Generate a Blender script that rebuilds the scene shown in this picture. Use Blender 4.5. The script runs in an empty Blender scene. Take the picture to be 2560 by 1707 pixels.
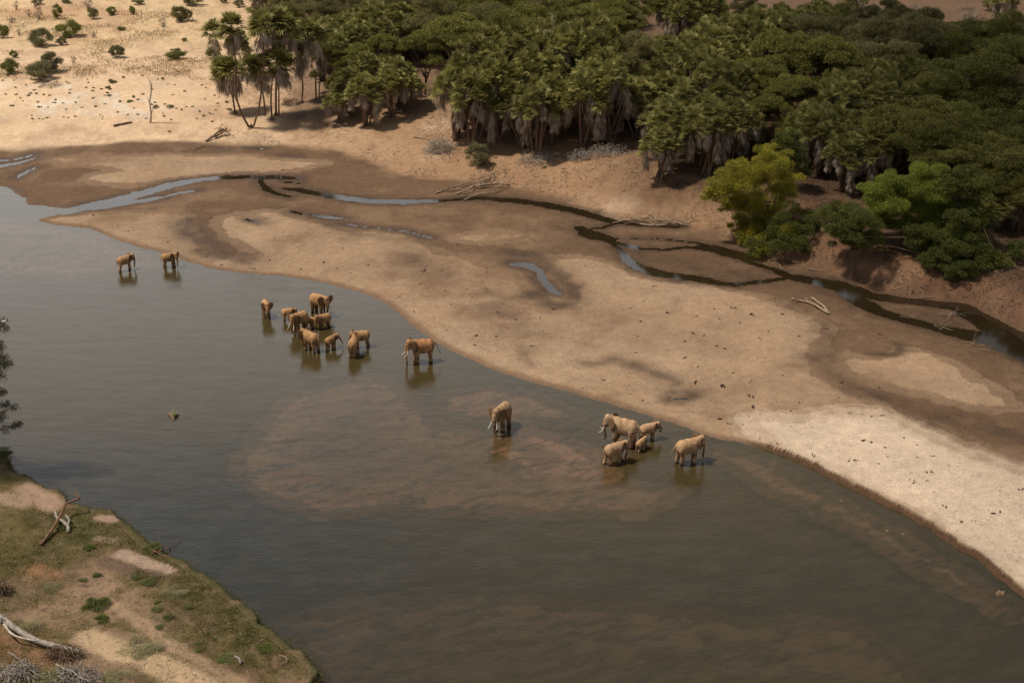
import bpy, math, random
import numpy as np
from math import radians, sin, cos, pi
from mathutils import Vector

# ------------------------------------------------------------------ camera, light, sky
CAMH, PITCH, F = 70.0, radians(23.6), 3555.6
sc = bpy.context.scene
cd = bpy.data.cameras.new('camera'); cam = bpy.data.objects.new('camera', cd)
sc.collection.objects.link(cam); sc.camera = cam
cam.location = (0, 0, CAMH); cam.rotation_euler = (radians(90) - PITCH, 0, 0)
cd.lens = 50; cd.sensor_width = 36; cd.clip_end = 20000; cd.clip_start = 1
sc.view_settings.view_transform = 'Standard'; sc.view_settings.look = 'None'
sc.view_settings.exposure = 0.45; sc.view_settings.gamma = 1
SUN = Vector((-0.46, -0.03, 0.92)).normalized()
ld = bpy.data.lights.new('sun', 'SUN'); lo = bpy.data.objects.new('sun', ld)
sc.collection.objects.link(lo)
ld.energy = 2.75; ld.angle = radians(5); ld.color = (1.0, 0.90, 0.76)
lo.rotation_euler = SUN.to_track_quat('Z', 'Y').to_euler()
w = bpy.data.worlds.new('World'); sc.world = w; w.use_nodes = True
nt = w.node_tree; nt.nodes.clear()
def N(nt, t, **k):
    n = nt.nodes.new(t)
    for a, b in k.items(): setattr(n, a, b)
    return n
sky = N(nt, 'ShaderNodeTexSky', sky_type='NISHITA', sun_disc=False)
sky.sun_elevation = math.asin(SUN.z); sky.sun_rotation = math.atan2(SUN.x, SUN.y)
b1 = N(nt, 'ShaderNodeBackground'); b1.inputs[1].default_value = 0.05
nt.links.new(sky.outputs[0], b1.inputs[0])
b2 = N(nt, 'ShaderNodeBackground'); b2.inputs[1].default_value = 1.0
tc = N(nt, 'ShaderNodeTexCoord'); sx = N(nt, 'ShaderNodeSeparateXYZ')
nt.links.new(tc.outputs['Generated'], sx.inputs[0])
# broken cloud: a bright cloud bank low in the north (+Y), greyer overhead and behind
def ramp(stops):
    cr = N(nt, 'ShaderNodeValToRGB'); e = cr.color_ramp.elements
    e[0].position = stops[0][0]; e[0].color = (*stops[0][1], 1); e[1].position = stops[-1][0]; e[1].color = (*stops[-1][1], 1)
    for p_, c_ in stops[1:-1]: q = e.new(p_); q.color = (*c_, 1)
    nt.links.new(sx.outputs[2], cr.inputs[0]); return cr
crA = ramp([(0, (.95, .93, .92)), (.20, (.98, .97, .97)), (.40, (.93, .93, .95)), (.48, (.36, .37, .40)), (.62, (.20, .21, .24)), (1, (.14, .145, .16))])
crB = ramp([(0, (.24, .235, .23)), (.5, (.19, .19, .20)), (1, (.14, .145, .16))])
az = N(nt, 'ShaderNodeMapRange'); az.inputs[1].default_value = .70; az.inputs[2].default_value = .97
dp = N(nt, 'ShaderNodeVectorMath', operation='DOT_PRODUCT'); dp.inputs[1].default_value = (-.38, .925, 0)
hn = N(nt, 'ShaderNodeVectorMath', operation='MULTIPLY'); hn.inputs[1].default_value = (1, 1, 0); nh = N(nt, 'ShaderNodeVectorMath', operation='NORMALIZE')
nt.links.new(tc.outputs['Generated'], hn.inputs[0]); nt.links.new(hn.outputs[0], nh.inputs[0]); nt.links.new(nh.outputs[0], dp.inputs[0]); nt.links.new(dp.outputs['Value'], az.inputs[0]); cr = N(nt, 'ShaderNodeMix', data_type='RGBA')
nt.links.new(az.outputs[0], cr.inputs[0]); nt.links.new(crB.outputs[0], cr.inputs[6]); nt.links.new(crA.outputs[0], cr.inputs[7])
b2.inputs[1].default_value = 1.0; nt.links.new(cr.outputs[2], b2.inputs[0])
ns = N(nt, 'ShaderNodeTexNoise'); ns.inputs['Scale'].default_value = 3.0; ns.inputs['Detail'].default_value = 5
nt.links.new(tc.outputs['Generated'], ns.inputs['Vector'])
mr = N(nt, 'ShaderNodeMapRange'); mr.inputs[1].default_value = 0.38; mr.inputs[2].default_value = 0.62
mr.inputs[3].default_value = 0.72; mr.inputs[4].default_value = 1.0
nt.links.new(ns.outputs[0], mr.inputs[0])
mx = N(nt, 'ShaderNodeMixShader'); ou = N(nt, 'ShaderNodeOutputWorld')
nt.links.new(mr.outputs[0], mx.inputs[0]); nt.links.new(b1.outputs[0], mx.inputs[1]); nt.links.new(b2.outputs[0], mx.inputs[2])
nt.links.new(mx.outputs[0], ou.inputs[0])
sc.cycles.max_bounces = 6; sc.cycles.diffuse_bounces = 2; sc.cycles.glossy_bounces = 2
sc.cycles.transparent_max_bounces = 8

def shade_cloud():
    """an added low cumulus, out of view, placed so its shadow darkens the right bank and wood"""
    import bmesh
    r = random.Random(4); bm = bmesh.new(); hz = 650.0; off = Vector((SUN.x, SUN.y)) / SUN.z * hz
    poly = [(44, 290), (84, 95), (140, 60), (230, 110), (240, 300), (140, 320)]
    cx, cy = sum(p[0] for p in poly) / 6, sum(p[1] for p in poly) / 6
    n = 0
    while n < 70:
        x, y = r.uniform(20, 240), r.uniform(60, 320); c = False
        for i in range(6):
            (x0, y0), (x1, y1) = poly[i], poly[(i + 1) % 6]
            if (y0 > y) != (y1 > y) and x < (x1 - x0) * (y - y0) / (y1 - y0) + x0: c = not c
        if not c: continue
        n += 1; q = r.uniform(14, 26); base = len(bm.verts)
        g = bmesh.ops.create_icosphere(bm, subdivisions=3, radius=q)
        for v in g['verts']:
            v.co.z *= .55; v.co *= 1 + .12 * math.sin(v.co.x * .35 + n) * math.cos(v.co.y * .3); v.co += Vector((x + off.x, y + off.y, hz + r.uniform(0, 12)))
    me = bpy.data.meshes.new('shade_cloud'); bm.to_mesh(me); bm.free()
    for p in me.polygons: p.use_smooth = True
    m = bpy.data.materials.new('shade_cloud_white'); m.use_nodes = True; b = m.node_tree.nodes['Principled BSDF']; b.inputs['Base Color'].default_value = (.85, .85, .86, 1); b.inputs['Roughness'].default_value = 1
    me.materials.append(m); o = bpy.data.objects.new('shade_cloud', me); sc.collection.objects.link(o); o['kind'] = 'structure'
shade_cloud()  # unseen from the camera, added to shade the right side

# ------------------------------------------------------------------ maths helpers
SP, CP = sin(PITCH), cos(PITCH)
rng = np.random.default_rng(7); random.seed(7)
def W(px, py, z=0.0):
    """world point at height z seen at photograph pixel (px, py)"""
    u = (px - 1280) / F; v = (py - 853.5) / F
    dy = CP - v * SP; dz = -SP - v * CP
    t = (z - CAMH) / dz
    return np.array([u * t, dy * t, z])
def WA(pts, z=0.0):
    p = np.asarray(pts, float); u = (p[:, 0] - 1280) / F; v = (p[:, 1] - 853.5) / F
    dy = CP - v * SP; dz = -SP - v * CP; t = (z - CAMH) / dz
    return np.stack([u * t, dy * t], 1)
def onY(px, py, Y):
    """world point on the upright plane at distance Y seen at pixel (px, py)"""
    u = (px - 1280) / F; v = (py - 853.5) / F
    t = Y / (CP - v * SP)
    return np.array([u * t, Y, CAMH + t * (-SP - v * CP)])
def pxm(py): return CP * (py + 700) / CAMH
def basepix(x, y):
    zc = y * CP + CAMH * SP
    return 1280 + F * x / zc, 853.5 + F * (CAMH * CP - y * SP) / zc
def sm(a, b, x):
    t = np.clip((x - a) / (b - a), 0, 1); return t * t * (3 - 2 * t)
def vnoise(x, y, seed=0):
    xi = np.floor(x).astype(np.int64); yi = np.floor(y).astype(np.int64)
    fx = x - xi; fy = y - yi; fx = fx * fx * (3 - 2 * fx); fy = fy * fy * (3 - 2 * fy)
    def h(a, b):
        n = (a * 374761393 + b * 668265263 + seed * 974634777) & 0xFFFFFFFF
        n = ((n ^ (n >> 13)) * 1274126177) & 0xFFFFFFFF
        return ((n ^ (n >> 16)) & 0xFFFF) / 65535.0
    return ((h(xi, yi) * (1 - fx) + h(xi + 1, yi) * fx) * (1 - fy) + (h(xi, yi + 1) * (1 - fx) + h(xi + 1, yi + 1) * fx) * fy) * 2 - 1
def fbm(x, y, s, seed=0, o=3):
    r = 0; a = 1; t = 0
    for i in range(o):
        r = r + a * vnoise(x / s, y / s, seed + i * 17); t += a; a *= .5; s *= .47
    return r / t
def dline(P, L, R=1e9, closed=False, width=None):
    """distance of the points P to the polyline L (only where closer than R), minus the local width"""
    L = np.asarray(L, float)
    out = np.full(len(P), R if R < 1e8 else 1e9)
    lo_, hi_ = L.min(0) - R, L.max(0) + R
    m = (P[:, 0] > lo_[0]) & (P[:, 0] < hi_[0]) & (P[:, 1] > lo_[1]) & (P[:, 1] < hi_[1])
    Q = P[m]
    if len(Q) == 0: return out
    d = np.full(len(Q), 1e9)
    n = len(L); k = n if closed else n - 1
    for i in range(k):
        a = L[i]; b = L[(i + 1) % n]; ab = b - a
        t = np.clip(((Q - a) @ ab) / max(ab @ ab, 1e-9), 0, 1)
        dd = np.hypot(Q[:, 0] - a[0] - t * ab[0], Q[:, 1] - a[1] - t * ab[1])
        if width is not None: dd = dd - (width[i] * (1 - t) + width[(i + 1) % n] * t)
        d = np.minimum(d, dd)
    out[m] = np.minimum(d, R); return out
def inside(P, L):
    L = np.asarray(L, float); r = np.zeros(len(P), bool)
    m = (P[:, 0] > L[:, 0].min()) & (P[:, 0] < L[:, 0].max()) & (P[:, 1] > L[:, 1].min()) & (P[:, 1] < L[:, 1].max())
    x, y = P[m, 0], P[m, 1]; rr = np.zeros(len(x), bool); n = len(L)
    for i in range(n):
        a = L[i]; b = L[(i + 1) % n]
        if a[1] == b[1]: continue
        c = ((a[1] > y) != (b[1] > y)) & (x < (b[0] - a[0]) * (y - a[1]) / (b[1] - a[1]) + a[0])
        rr ^= c
    r[m] = rr; return r
def sdpoly(P, L, R=1e9):
    d = dline(P, L, R, True); return np.where(inside(P, L), d, -d)

# ------------------------------------------------------------------ traced layout (photograph pixels, laid on the ground plane)
SHORE = [(92,551),(130,560),(163,564),(229,571),(256,583),(295,600),(337,613),(385,626),(430,637),(479,656),(520,668),(571,678),(653,686),
 (710,690),(762,698),(805,705),(843,714),(880,724),(914,735),(945,748),(969,760),(990,775),(1007,790),(1030,810),(1050,828),(1088,855),(1143,882),
 (1197,907),(1240,925),(1280,938),(1345,957),(1443,984),(1519,1006),(1606,1035),(1688,1057),(1759,1085),(1802,1098),(1868,1108),(1922,1124),
 (2004,1157),(2085,1198),(2172,1240),(2249,1280),(2314,1316),(2363,1348),(2450,1402),(2494,1440),(2560,1490),(2750,1620),(3100,1850),(3700,2300)]
NEAR = [(-900,700),(-700,800),(-420,930),(-250,1010),(-120,1070),(-40,1100),(0,1121),(18,1128),(26,1140),(22,1152),(39,1179),(66,1181),(89,1201),(116,1214),(155,1220),
 (166,1237),(176,1253),(209,1259),(232,1266),(283,1268),(300,1290),(325,1305),(348,1330),(372,1352),(426,1383),(461,1394),(488,1417),(530,1439),
 (561,1460),(581,1481),(612,1499),(643,1530),(654,1549),(681,1565),(716,1599),(732,1612),(759,1623),(786,1650),(807,1675),(800,1692),(774,1712),
 (735,1780),(690,1900),(640,2100),(600,2300)]
NZ = 1.1
shore_w = WA(SHORE); near_w = WA(NEAR, NZ)
left_w = WA([(-900,470),(-300,468),(0,466),(22,474),(65,496),(71,510),(109,516),(150,520),(180,529),(136,540)])
river_w = np.concatenate([shore_w, near_w[::-1], left_w])
nearbank_w = np.concatenate([near_w, np.array([[-60, 40.], [-400, 40.], [-400, 260.]])])
TOE = [(-900,392),(-400,386),(0,380),(109,375),(218,369),(327,362),(435,360),(544,362),(650,366),(740,372),(816,381),(882,398),(925,420),(969,440),(1034,450),
 (1143,458),(1280,474),(1360,492),(1440,515),(1520,545),(1620,560),(1700,562),(1780,580),(1850,620),(1900,646),(1990,662),(2060,680),(2150,715),(2250,744),
 (2330,752),(2400,758),(2440,775),(2500,812),(2580,850),(2750,930),(3200,1130),(3900,1450)]
toe_w = WA(TOE, 0.2)
bank_w = np.concatenate([toe_w, np.array([[9000., 100.], [9000., 9000.], [-9000., 9000.], [-9000., toe_w[0, 1]]])])
# wet channels: pixel polylines with half widths (m), water standing in them
CH = [
 ([(85,522),(160,530),(230,515),(300,500),(370,480),(430,462),(500,450),(560,444),(640,443),(700,444),(745,447)], [1.6,1.3,1.4,1.5,1.2,1.3,.8,.9,.8,.9,.5]),
 ([(200,524),(260,518),(310,508),(370,500),(415,492)], [.9,.9,.8,.7,.3]),
 ([(425,488),(455,482),(490,476)], [.35,.5,.2]),
 ([(330,482),(380,478),(410,470),(440,460)], [.2,.5,.5,.4]),
 ([(-300,440),(-100,425),(0,416),(40,409),(62,404),(88,396)], [1.2,1.2,.8,.5,.35,.3]),
 ([(0,402),(30,400),(60,393),(90,386)], [.3,.25,.3,.15]),
 ([(42,445),(55,436),(70,428),(88,420)], [.2,.35,.2,.1]),
 ([(-300,480),(0,473),(15,480),(25,500),(40,512)], [2,1.0,1.2,1.0,.8]),
 ([(655,443),(650,455),(668,474),(690,484),(724,493)], [.5,.4,.7,.5,.3]),
 ([(716,456),(750,459)], [.5,.2]),
 ([(712,472),(745,474),(773,481),(816,489),(870,497),(925,503),(1007,505),(1060,504),(1116,501),(1200,496),(1280,501),(1334,508),(1389,518),(1443,529),(1498,544),(1540,556)],
  [.4,.8,.8,.8,1.0,1.0,1.0,.7,.55,.8,.9,1.0,1.1,1.1,1.0,.8]),
 ([(1540,558),(1600,563),(1690,566)], [.4,.3,.5]),
 ([(1450,570),(1470,584),(1500,592),(1525,600)], [.8,1.4,1.5,.8]),
 ([(1480,572),(1510,568),(1540,560)], [.2,.25,.4]),
 ([(1520,602),(1560,612),(1600,622),(1661,624),(1720,619),(1780,621),(1820,632),(1860,642),(1905,650)], [.5,.6,.45,.35,.4,1.3,1.4,1.3,.8]),
 ([(1520,598),(1585,597),(1661,599),(1743,608),(1800,622)], [.2,.15,.15,.3,.7]),
 ([(1530,608),(1552,627),(1566,648),(1600,670),(1661,686),(1743,698),(1802,708),(1840,714)], [.35,.45,.7,1.0,1.1,1.1,.8,.4]),
 ([(1840,712),(1895,706),(1940,700),(1971,695)], [.4,.5,.4,.4]),
 ([(1855,646),(1879,659),(1933,673),(1971,692),(2042,704),(2096,714),(2129,730)], [.5,.5,.5,.9,1.4,1.7,1.7]),
 ([(2129,725),(2170,738),(2232,748),(2314,756),(2401,768),(2450,790),(2500,822),(2580,865),(2750,950),(3200,1170)], [1.6,1.3,1.1,1.2,1.6,2.4,2.6,3.0,3,3]),
 ([(2120,735),(2160,760),(2205,782),(2287,806),(2350,822),(2412,836),(2480,850),(2560,878),(2750,970),(3200,1200)], [1.1,1.4,1.1,1.0,1.1,1.6,2.0,2.4,2.6,2.6]),
 ([(1285,660),(1320,664),(1348,678),(1358,700),(1378,725),(1395,735)], [.5,.9,.5,.55,.7,.4]),
 ([(1686,998),(1716,998)], [.22,.22]),
 ([(732,531),(752,535)], [.5,.3]), ([(775,536),(815,543),(862,548)], [.2,.5,.2]),
 ([(860,560),(920,569),(1007,577),(1040,585),(1078,594)], [.1,.15,.2,.12,.3]),
 ([(618,547),(630,553),(648,559)], [.15,.2,.15]), ([(545,374),(565,374)], [.25,.25]), ([(625,371),(655,373)], [.15,.15]), ([(712,390),(750,391)], [.12,.12]),
]
CHW = [(WA(a), np.array(b)) for a, b in CH]
# dry pale sand areas
DRY = [
 [(70,552),(120,546),(163,540),(240,531),(326,530),(420,535),(478,545),(484,580),(490,612),(530,640),(600,655),(640,640),(600,618),(560,600),(540,572),(560,548),(600,536),(642,529),(700,530),(760,552),(870,574),
  (1000,586),(1061,600),(1080,618),(1094,637),(1170,643),(1200,660),(1290,690),(1330,735),(1440,745),(1400,700),(1340,660),(1345,643),(1443,646),(1525,659),(1600,690),(1700,705),(1760,705),(1851,732),(1930,760),(1960,780),
  (2030,800),(2080,835),(2060,870),(2045,900),(2050,945),(2090,975),(2160,1010),(2240,1060),(2340,1105),(2450,1150),(2580,1190),(3100,1400),(3700,1700),(3700,2400),(2560,1600),(2000,1230),(1400,1020),(1100,920),(900,760),(700,720),(300,620)],
 [(2085,925),(2110,905),(2160,912),(2215,905),(2250,886),(2300,882),(2350,895),(2400,930),(2440,965),(2500,1000),(2530,1040),(2440,1040),(2330,1010),(2230,985),(2130,955)],
 [(95,398),(200,392),(400,393),(600,392),(700,398),(800,406),(822,414),(770,425),(690,432),(600,436),(500,443),(400,455),(320,468),(240,468),(208,456),(225,444),(300,432),(250,424),(160,412)],
 [(1130,597),(1180,590),(1260,588),(1320,596),(1300,608),(1230,612),(1160,606)],
]
DRYW = [WA(a) for a in DRY]
PALE = WA([(1850,1046),(1950,1058),(2050,1056),(2130,1048),(2190,1045),(2340,1110),(2450,1155),(2580,1195),(3100,1400),(3700,1700),(3700,2500),(2560,1520),(2300,1310),(2080,1198),(1960,1142)])
WET = [ # (pixel polyline, radius m, strength)
 ([(1450,575),(1560,620),(1700,665),(1900,690),(2050,715),(2200,770),(2350,800),(2560,880)], 3.2, .75), ([(700,480),(900,497),(1150,500),(1400,525),(1540,560)], 1.6, .45),
 ([(1280,640),(1350,640),(1400,690),(1440,750),(1400,770),(1330,740)], 1.6, .9), ([(1020,655),(1060,680),(1090,690)], 3.2, .55), ([(1225,770),(1260,790)], 2.2, .6), ([(1255,745),(1200,735)], 1.8, .4),
 ([(1470,915),(1540,910),(1600,925),(1650,945),(1685,960)], 1.0, .75), ([(1690,985),(1730,985)], 1.5, .9), ([(1300,870),(1300,900),(1320,915)], .8, .5), ([(1290,820),(1340,840)], 3.0, .35),
 ([(470,560),(485,600),(540,635),(620,655)], 2.2, .9), ([(690,520),(900,590),(1080,610)], 1.2, .5), ([(1460,870),(1500,830),(1560,800)], 1.4, .35), ([(1780,1000),(1860,980),(1960,985)], 2.0, .25),
 ([(1750,860),(1650,840),(1560,850)], 2.5, .25), ([(1950,760),(2080,850),(2060,900)], 1.6, .5), ([(2260,870),(2240,895),(2190,900)], .8, .9), ([(2260,1030),(2320,1040)], .8, .7),
 ([(2050,900),(2120,980),(2300,1040),(2560,1110)], 1.8, .7), ([(1700,750),(1660,800),(1620,840)], .5, .25), ([(1340,1010),(1290,985)], .6, .3), ([(1800,1035),(1850,1040),(1900,1080)], 1.2, .3),
]
WETW = [(WA(a), r, s) for a, r, s in WET]
SHOAL = [ # under-water sand colours: polygon, feather m, amount
 ([(590,1190),(590,1140),(640,1085),(680,1050),(700,1015),(760,985),(830,955),(930,945),(1020,980),(1090,1060),(1250,1100),(1450,1200),(1700,1230),(1600,1290),(1300,1280),(1000,1270),(800,1290),(700,1260)], 2.5, .55),
 ([(1090,1035),(1115,1000),(1150,975),(1230,968),(1330,985),(1450,1040),(1400,1060),(1280,1045),(1180,1050)], 1.2, .7),
 ([(1190,1130),(1260,1085),(1330,1078),(1420,1100),(1500,1150),(1540,1195),(1470,1210),(1350,1190)], 1.5, 1.15),
 ([(1700,1100),(1800,1120),(1960,1170),(2060,1230),(2170,1290),(2300,1370),(2480,1480),(2560,1540),(2500,1530),(2380,1470),(2200,1360),(2020,1270),(1860,1190)], 1.6, .55),
 ([(700,1560),(900,1500),(1280,1505),(1600,1515),(1900,1550),(2150,1570),(2250,1640),(2400,1900),(900,1900)], 2.4, .20),
 ([(-600,620),(-100,570),(0,545),(80,560),(240,590),(400,660),(330,680),(180,690),(0,680),(-500,760)], 3, .6),
]
SHOALW = [(WA(a), f_, s) for a, f_, s in SHOAL]

XR, YR = [], []
def height(P):
    x, y = P[:, 0], P[:, 1]
    wn = np.stack([fbm(x, y, 2.2, 3), fbm(x + 50, y - 20, 2.2, 9)], 1)
    Pw = P + wn * .28 + .16 * np.stack([fbm(x, y, .55, 33), fbm(x, y, .55, 35)], 1)
    Pb = P + wn * .9
    dsh = -sdpoly(Pw, river_w, 60.)                   # > 0 on land
    dnb = sdpoly(Pw, nearbank_w, 60.)                 # > 0 on the near bank
    px, py = basepix(x, np.maximum(y, 5.))
    # sandbar
    cut = sm(1850, 1930, px) * (dsh < 60)
    h = 0.02 + .10 * sm(0, .5, dsh) + .16 * sm(0, 3, dsh) + cut * .38 * sm(0, .35, dsh) + .14 * sm(3, 14, dsh)
    h = h + .10 * fbm(x, y, 9, 5) * sm(1, 6, dsh) + .035 * fbm(x, y, .9, 8) * sm(0.2, 1.5, dsh)
    # river bed
    hb = -.34 * sm(0, -2.2, dsh) + .02 * fbm(x, y, 1.2, 11)
    h = np.where(dsh < 0, np.minimum(hb, -.02 * np.clip(-dsh, 0, 1)), h)
    # scrape of mud that almost surfaces beside the right-hand shore
    dch = np.full(len(P), 8.)
    Pc = P + wn * .22 + .35 * np.stack([fbm(x, y, .9, 31), fbm(x, y, .9, 37)], 1)
    for L, wd in CHW:
        dch = np.minimum(dch, dline(Pc, L, 8., False, wd))
    hc = np.where(dch < 0, -.05 - .12 * sm(0, -.8, dch), .015 + .05 * sm(0, .8, dch) + .26 * sm(.6, 7, dch))
    near_ch = dch < 7.9
    h = np.where(near_ch & (dsh > -.6), np.minimum(h, hc), h)
    # far bank
    dt = sdpoly(Pb, bank_w, 400.)
    Ls = np.interp(px, [-200, 600, 900, 1300, 1600, 1850, 2000, 2600], [44, 40, 30, 24, 15, 9, 7, 6.5])
    top = np.interp(px, [0, 700, 1300, 2000, 2600], [4.2, 4.0, 3.6, 3.6, 3.2])
    rise = top * (.35 * sm(0, .5, dt / Ls) + .65 * sm(.1, 1.05, dt / Ls))
    far = sm(40, 400, dt) * 2.0 + sm(250, 2500, y) * 10
    rough = fbm(x, y, 6, 21) * .35 * sm(1, 12, dt) + fbm(x, y, 1.1, 22) * .05
    hb2 = .10 + rise + far + rough
    h = np.where(dt > 0, np.maximum(h * (1 - sm(0, 3, dt)) + hb2 * sm(0, 3, dt), np.where(dch < 0, -.2, h * .5)), h)
    # near bank (undercut turf edge above the water)
    nb = .15 + (NZ - .15) * sm(-.05, .30, dnb) + .30 * sm(1, 8, dnb) + 1.6 * sm(4, 26, dnb) + .16 * fbm(x, y, 3.0, 41) * sm(.3, 2, dnb) + .05 * fbm(x, y, .6, 43)
    h = np.where(dnb > -.05, nb, h)
    return h, dsh, dnb, dt, dch, px, py

cols = np.concatenate([np.array([-30000, -12000, -6000, -3500, -2200, -1500, -1100]), np.arange(-800, -60, 24), np.arange(-60, 2622, 3.2), np.arange(2640, 3400, 24), np.array([3700, 4100, 4800, 6000, 9000, 16000, 32000])]).astype(float)
rows = np.concatenate([np.array([-690, -680, -660, -630, -590, -540, -480, -420, -360, -300, -250, -200, -160, -130, -100, -80, -60]), np.arange(-48, 360, 4.0), np.arange(360, 1760, 3.2), np.arange(1775, 2100, 30), np.array([2200, 2500, 3000, 4000])]).astype(float)
CC, RR = np.meshgrid(cols, rows)
P2 = WA(np.stack([CC.ravel(), RR.ravel()], 1))
H, DSH, DNB, DT, DCH, PX, PY = height(P2)
def gz(x, y):
    """ground height at a world point"""
    px, py = basepix(x, y)
    i = np.interp(px, cols, np.arange(len(cols))); j = np.interp(py, rows, np.arange(len(rows)))
    i0 = min(int(i), len(cols) - 2); j0 = min(int(j), len(rows) - 2); a = i - i0; b = j - j0
    G = H.reshape(len(rows), len(cols))
    return float((G[j0, i0] * (1 - a) + G[j0, i0 + 1] * a) * (1 - b) + (G[j0 + 1, i0] * (1 - a) + G[j0 + 1, i0 + 1] * a) * b)
def G(px, py, up=0.0):
    """point of the ground seen at pixel (px, py)"""
    z = 1.0
    for _ in range(14):
        p = W(px, py, z + up); z = .5 * z + .5 * gz(p[0], p[1])
    p = W(px, py, z + up); p[2] = gz(p[0], p[1]); return p
def drop(p):
    return np.array([p[0], p[1], gz(p[0], p[1])])

# ------------------------------------------------------------------ scene helpers
C = sc.collection
def tag(o, label=None, cat=None, group=None, kind=None):
    if label: o['label'] = label
    if cat: o['category'] = cat
    if group: o['group'] = group
    if kind: o['kind'] = kind
    return o
def empty(name, loc=(0, 0, 0), rz=0, s=1):
    o = bpy.data.objects.new(name, None); C.objects.link(o); o.location = loc
    o.rotation_euler = (0, 0, rz); o.scale = (s, s, s) if np.isscalar(s) else s; o.empty_display_size = .3
    return o
def meshnp(name, v, f, mat=None, parent=None, col=None, smooth=False, link=True):
    me = bpy.data.meshes.new(name); v = np.asarray(v, np.float32); f = np.asarray(f, np.int32)
    me.vertices.add(len(v)); me.vertices.foreach_set('co', v.ravel())
    k = f.shape[1]; me.loops.add(f.size); me.loops.foreach_set('vertex_index', f.ravel())
    me.polygons.add(len(f)); me.polygons.foreach_set('loop_start', np.arange(0, f.size, k, dtype=np.int32))
    me.polygons.foreach_set('loop_total', np.full(len(f), k, np.int32))
    if smooth: me.polygons.foreach_set('use_smooth', np.ones(len(f), bool))
    if col is not None:
        col = np.asarray(col, np.float32)
        if col.ndim == 1: col = np.stack([col] * 3, 1)
        a = me.color_attributes.new('Col', 'FLOAT_COLOR', 'POINT')
        a.data.foreach_set('color', np.concatenate([col, np.ones((len(col), 1), np.float32)], 1).ravel())
    me.update(calc_edges=True)
    if mat: me.materials.append(mat)
    o = bpy.data.objects.new(name, me)
    if link: C.objects.link(o)
    if parent: o.parent = parent
    return o
def tube(path, rad, n=6, cap=True):
    """swept tube -> verts, quads"""
    path = np.asarray(path, float); rad = np.broadcast_to(np.asarray(rad, float), (len(path),))
    V = []; t = np.gradient(path, axis=0); t /= np.linalg.norm(t, axis=1)[:, None] + 1e-9
    up = np.array([0.31, 0.17, .93]); 
    if abs(t[0] @ up) > .9: up = np.array([.9, .3, .1])
    a = np.cross(t, up); a /= np.linalg.norm(a, axis=1)[:, None] + 1e-9; b = np.cross(t, a)
    ang = np.arange(n) * 2 * pi / n
    for i in range(len(path)):
        V.append(path[i] + rad[i] * (np.cos(ang)[:, None] * a[i] + np.sin(ang)[:, None] * b[i]))
    V.append(np.repeat(path[:1], n, 0)); V.append(np.repeat(path[-1:], n, 0))
    V = np.concatenate(V); Fc = []; m = len(path)
    def ring(p, q):
        for j in range(n): Fc.append((p * n + j, p * n + (j + 1) % n, q * n + (j + 1) % n, q * n + j))
    for i in range(m - 1): ring(i, i + 1)
    if cap: ring(m, 0); ring(m - 1, m + 1)
    return V, np.array(Fc)
def join(parts):
    V = []; Fc = []; o = 0
    for v, f in parts:
        V.append(v); Fc.append(f + o); o += len(v)
    return np.concatenate(V), np.concatenate(Fc)
def wander(a, b, n, amp, r, sag=0):
    a = np.asarray(a, float); b = np.asarray(b, float); t = np.linspace(0, 1, n)[:, None]
    p = a + (b - a) * t; w_ = np.cumsum(r.normal(0, 1, (n, 3)), 0); w_ -= w_[0] + (w_[-1] - w_[0]) * t
    p = p + w_ * amp; p[:, 2] += sag * np.sin(pi * t[:, 0]); return p
def branchy(a, d, L, r0, r, depth=3, spread=.7, kids=3, n=5, wob=.08, side=5, out=None, up=0.0):
    """a limb with forks -> list of tubes; tips are returned too"""
    if out is None: out = ([], [])
    d = d / np.linalg.norm(d); p = [np.array(a, float)]; q = d.copy()
    for i in range(n):
        q = q + r.normal(0, wob * 2, 3) + np.array([0, 0, up]); q /= np.linalg.norm(q); p.append(p[-1] + q * L / n)
    p = np.array(p); out[0].append(tube(p, np.linspace(r0, r0 * .55, n + 1), side))
    out[1].append(p[-1])
    if depth > 0:
        for k in range(kids):
            i = r.integers(max(1, n // 2 - 1), n + 1); dd = (p[i] - p[i - 1]); dd /= np.linalg.norm(dd)
            dd = dd + r.normal(0, spread, 3); dd /= np.linalg.norm(dd)
            branchy(p[i], dd, L * r.uniform(.5, .8), r0 * .55, r, depth - 1, spread, kids, n, wob, max(3, side - 1), out, up)
    return out

# ------------------------------------------------------------------ materials
def mat(name): 
    m = bpy.data.materials.new(name); m.use_nodes = True; m.node_tree.nodes.clear(); return m, m.node_tree
def lk(nt, a, b): nt.links.new(a, b)
def bsdf_out(nt, rough=.9, spec=.3):
    b = N(nt, 'ShaderNodeBsdfPrincipled'); o = N(nt, 'ShaderNodeOutputMaterial')
    b.inputs['Roughness'].default_value = rough; b.inputs['Specular IOR Level'].default_value = spec
    lk(nt, b.outputs[0], o.inputs[0]); return b, o
def mulcol(nt, colsock, fac_sock, lo, hi, a=.3, b=.7):
    m = N(nt, 'ShaderNodeMapRange'); m.inputs[1].default_value = a; m.inputs[2].default_value = b
    m.inputs[3].default_value = lo; m.inputs[4].default_value = hi
    lk(nt, fac_sock, m.inputs[0]); v = N(nt, 'ShaderNodeVectorMath', operation='SCALE')
    lk(nt, colsock, v.inputs[0]); lk(nt, m.outputs[0], v.inputs['Scale']); return v.outputs[0]
def noise(nt, scale, detail=4, vec=None, rough=.55):
    n = N(nt, 'ShaderNodeTexNoise'); n.inputs['Scale'].default_value = scale; n.inputs['Detail'].default_value = detail
    n.inputs['Roughness'].default_value = rough
    if vec is not None: lk(nt, vec, n.inputs['Vector'])
    return n
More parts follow.
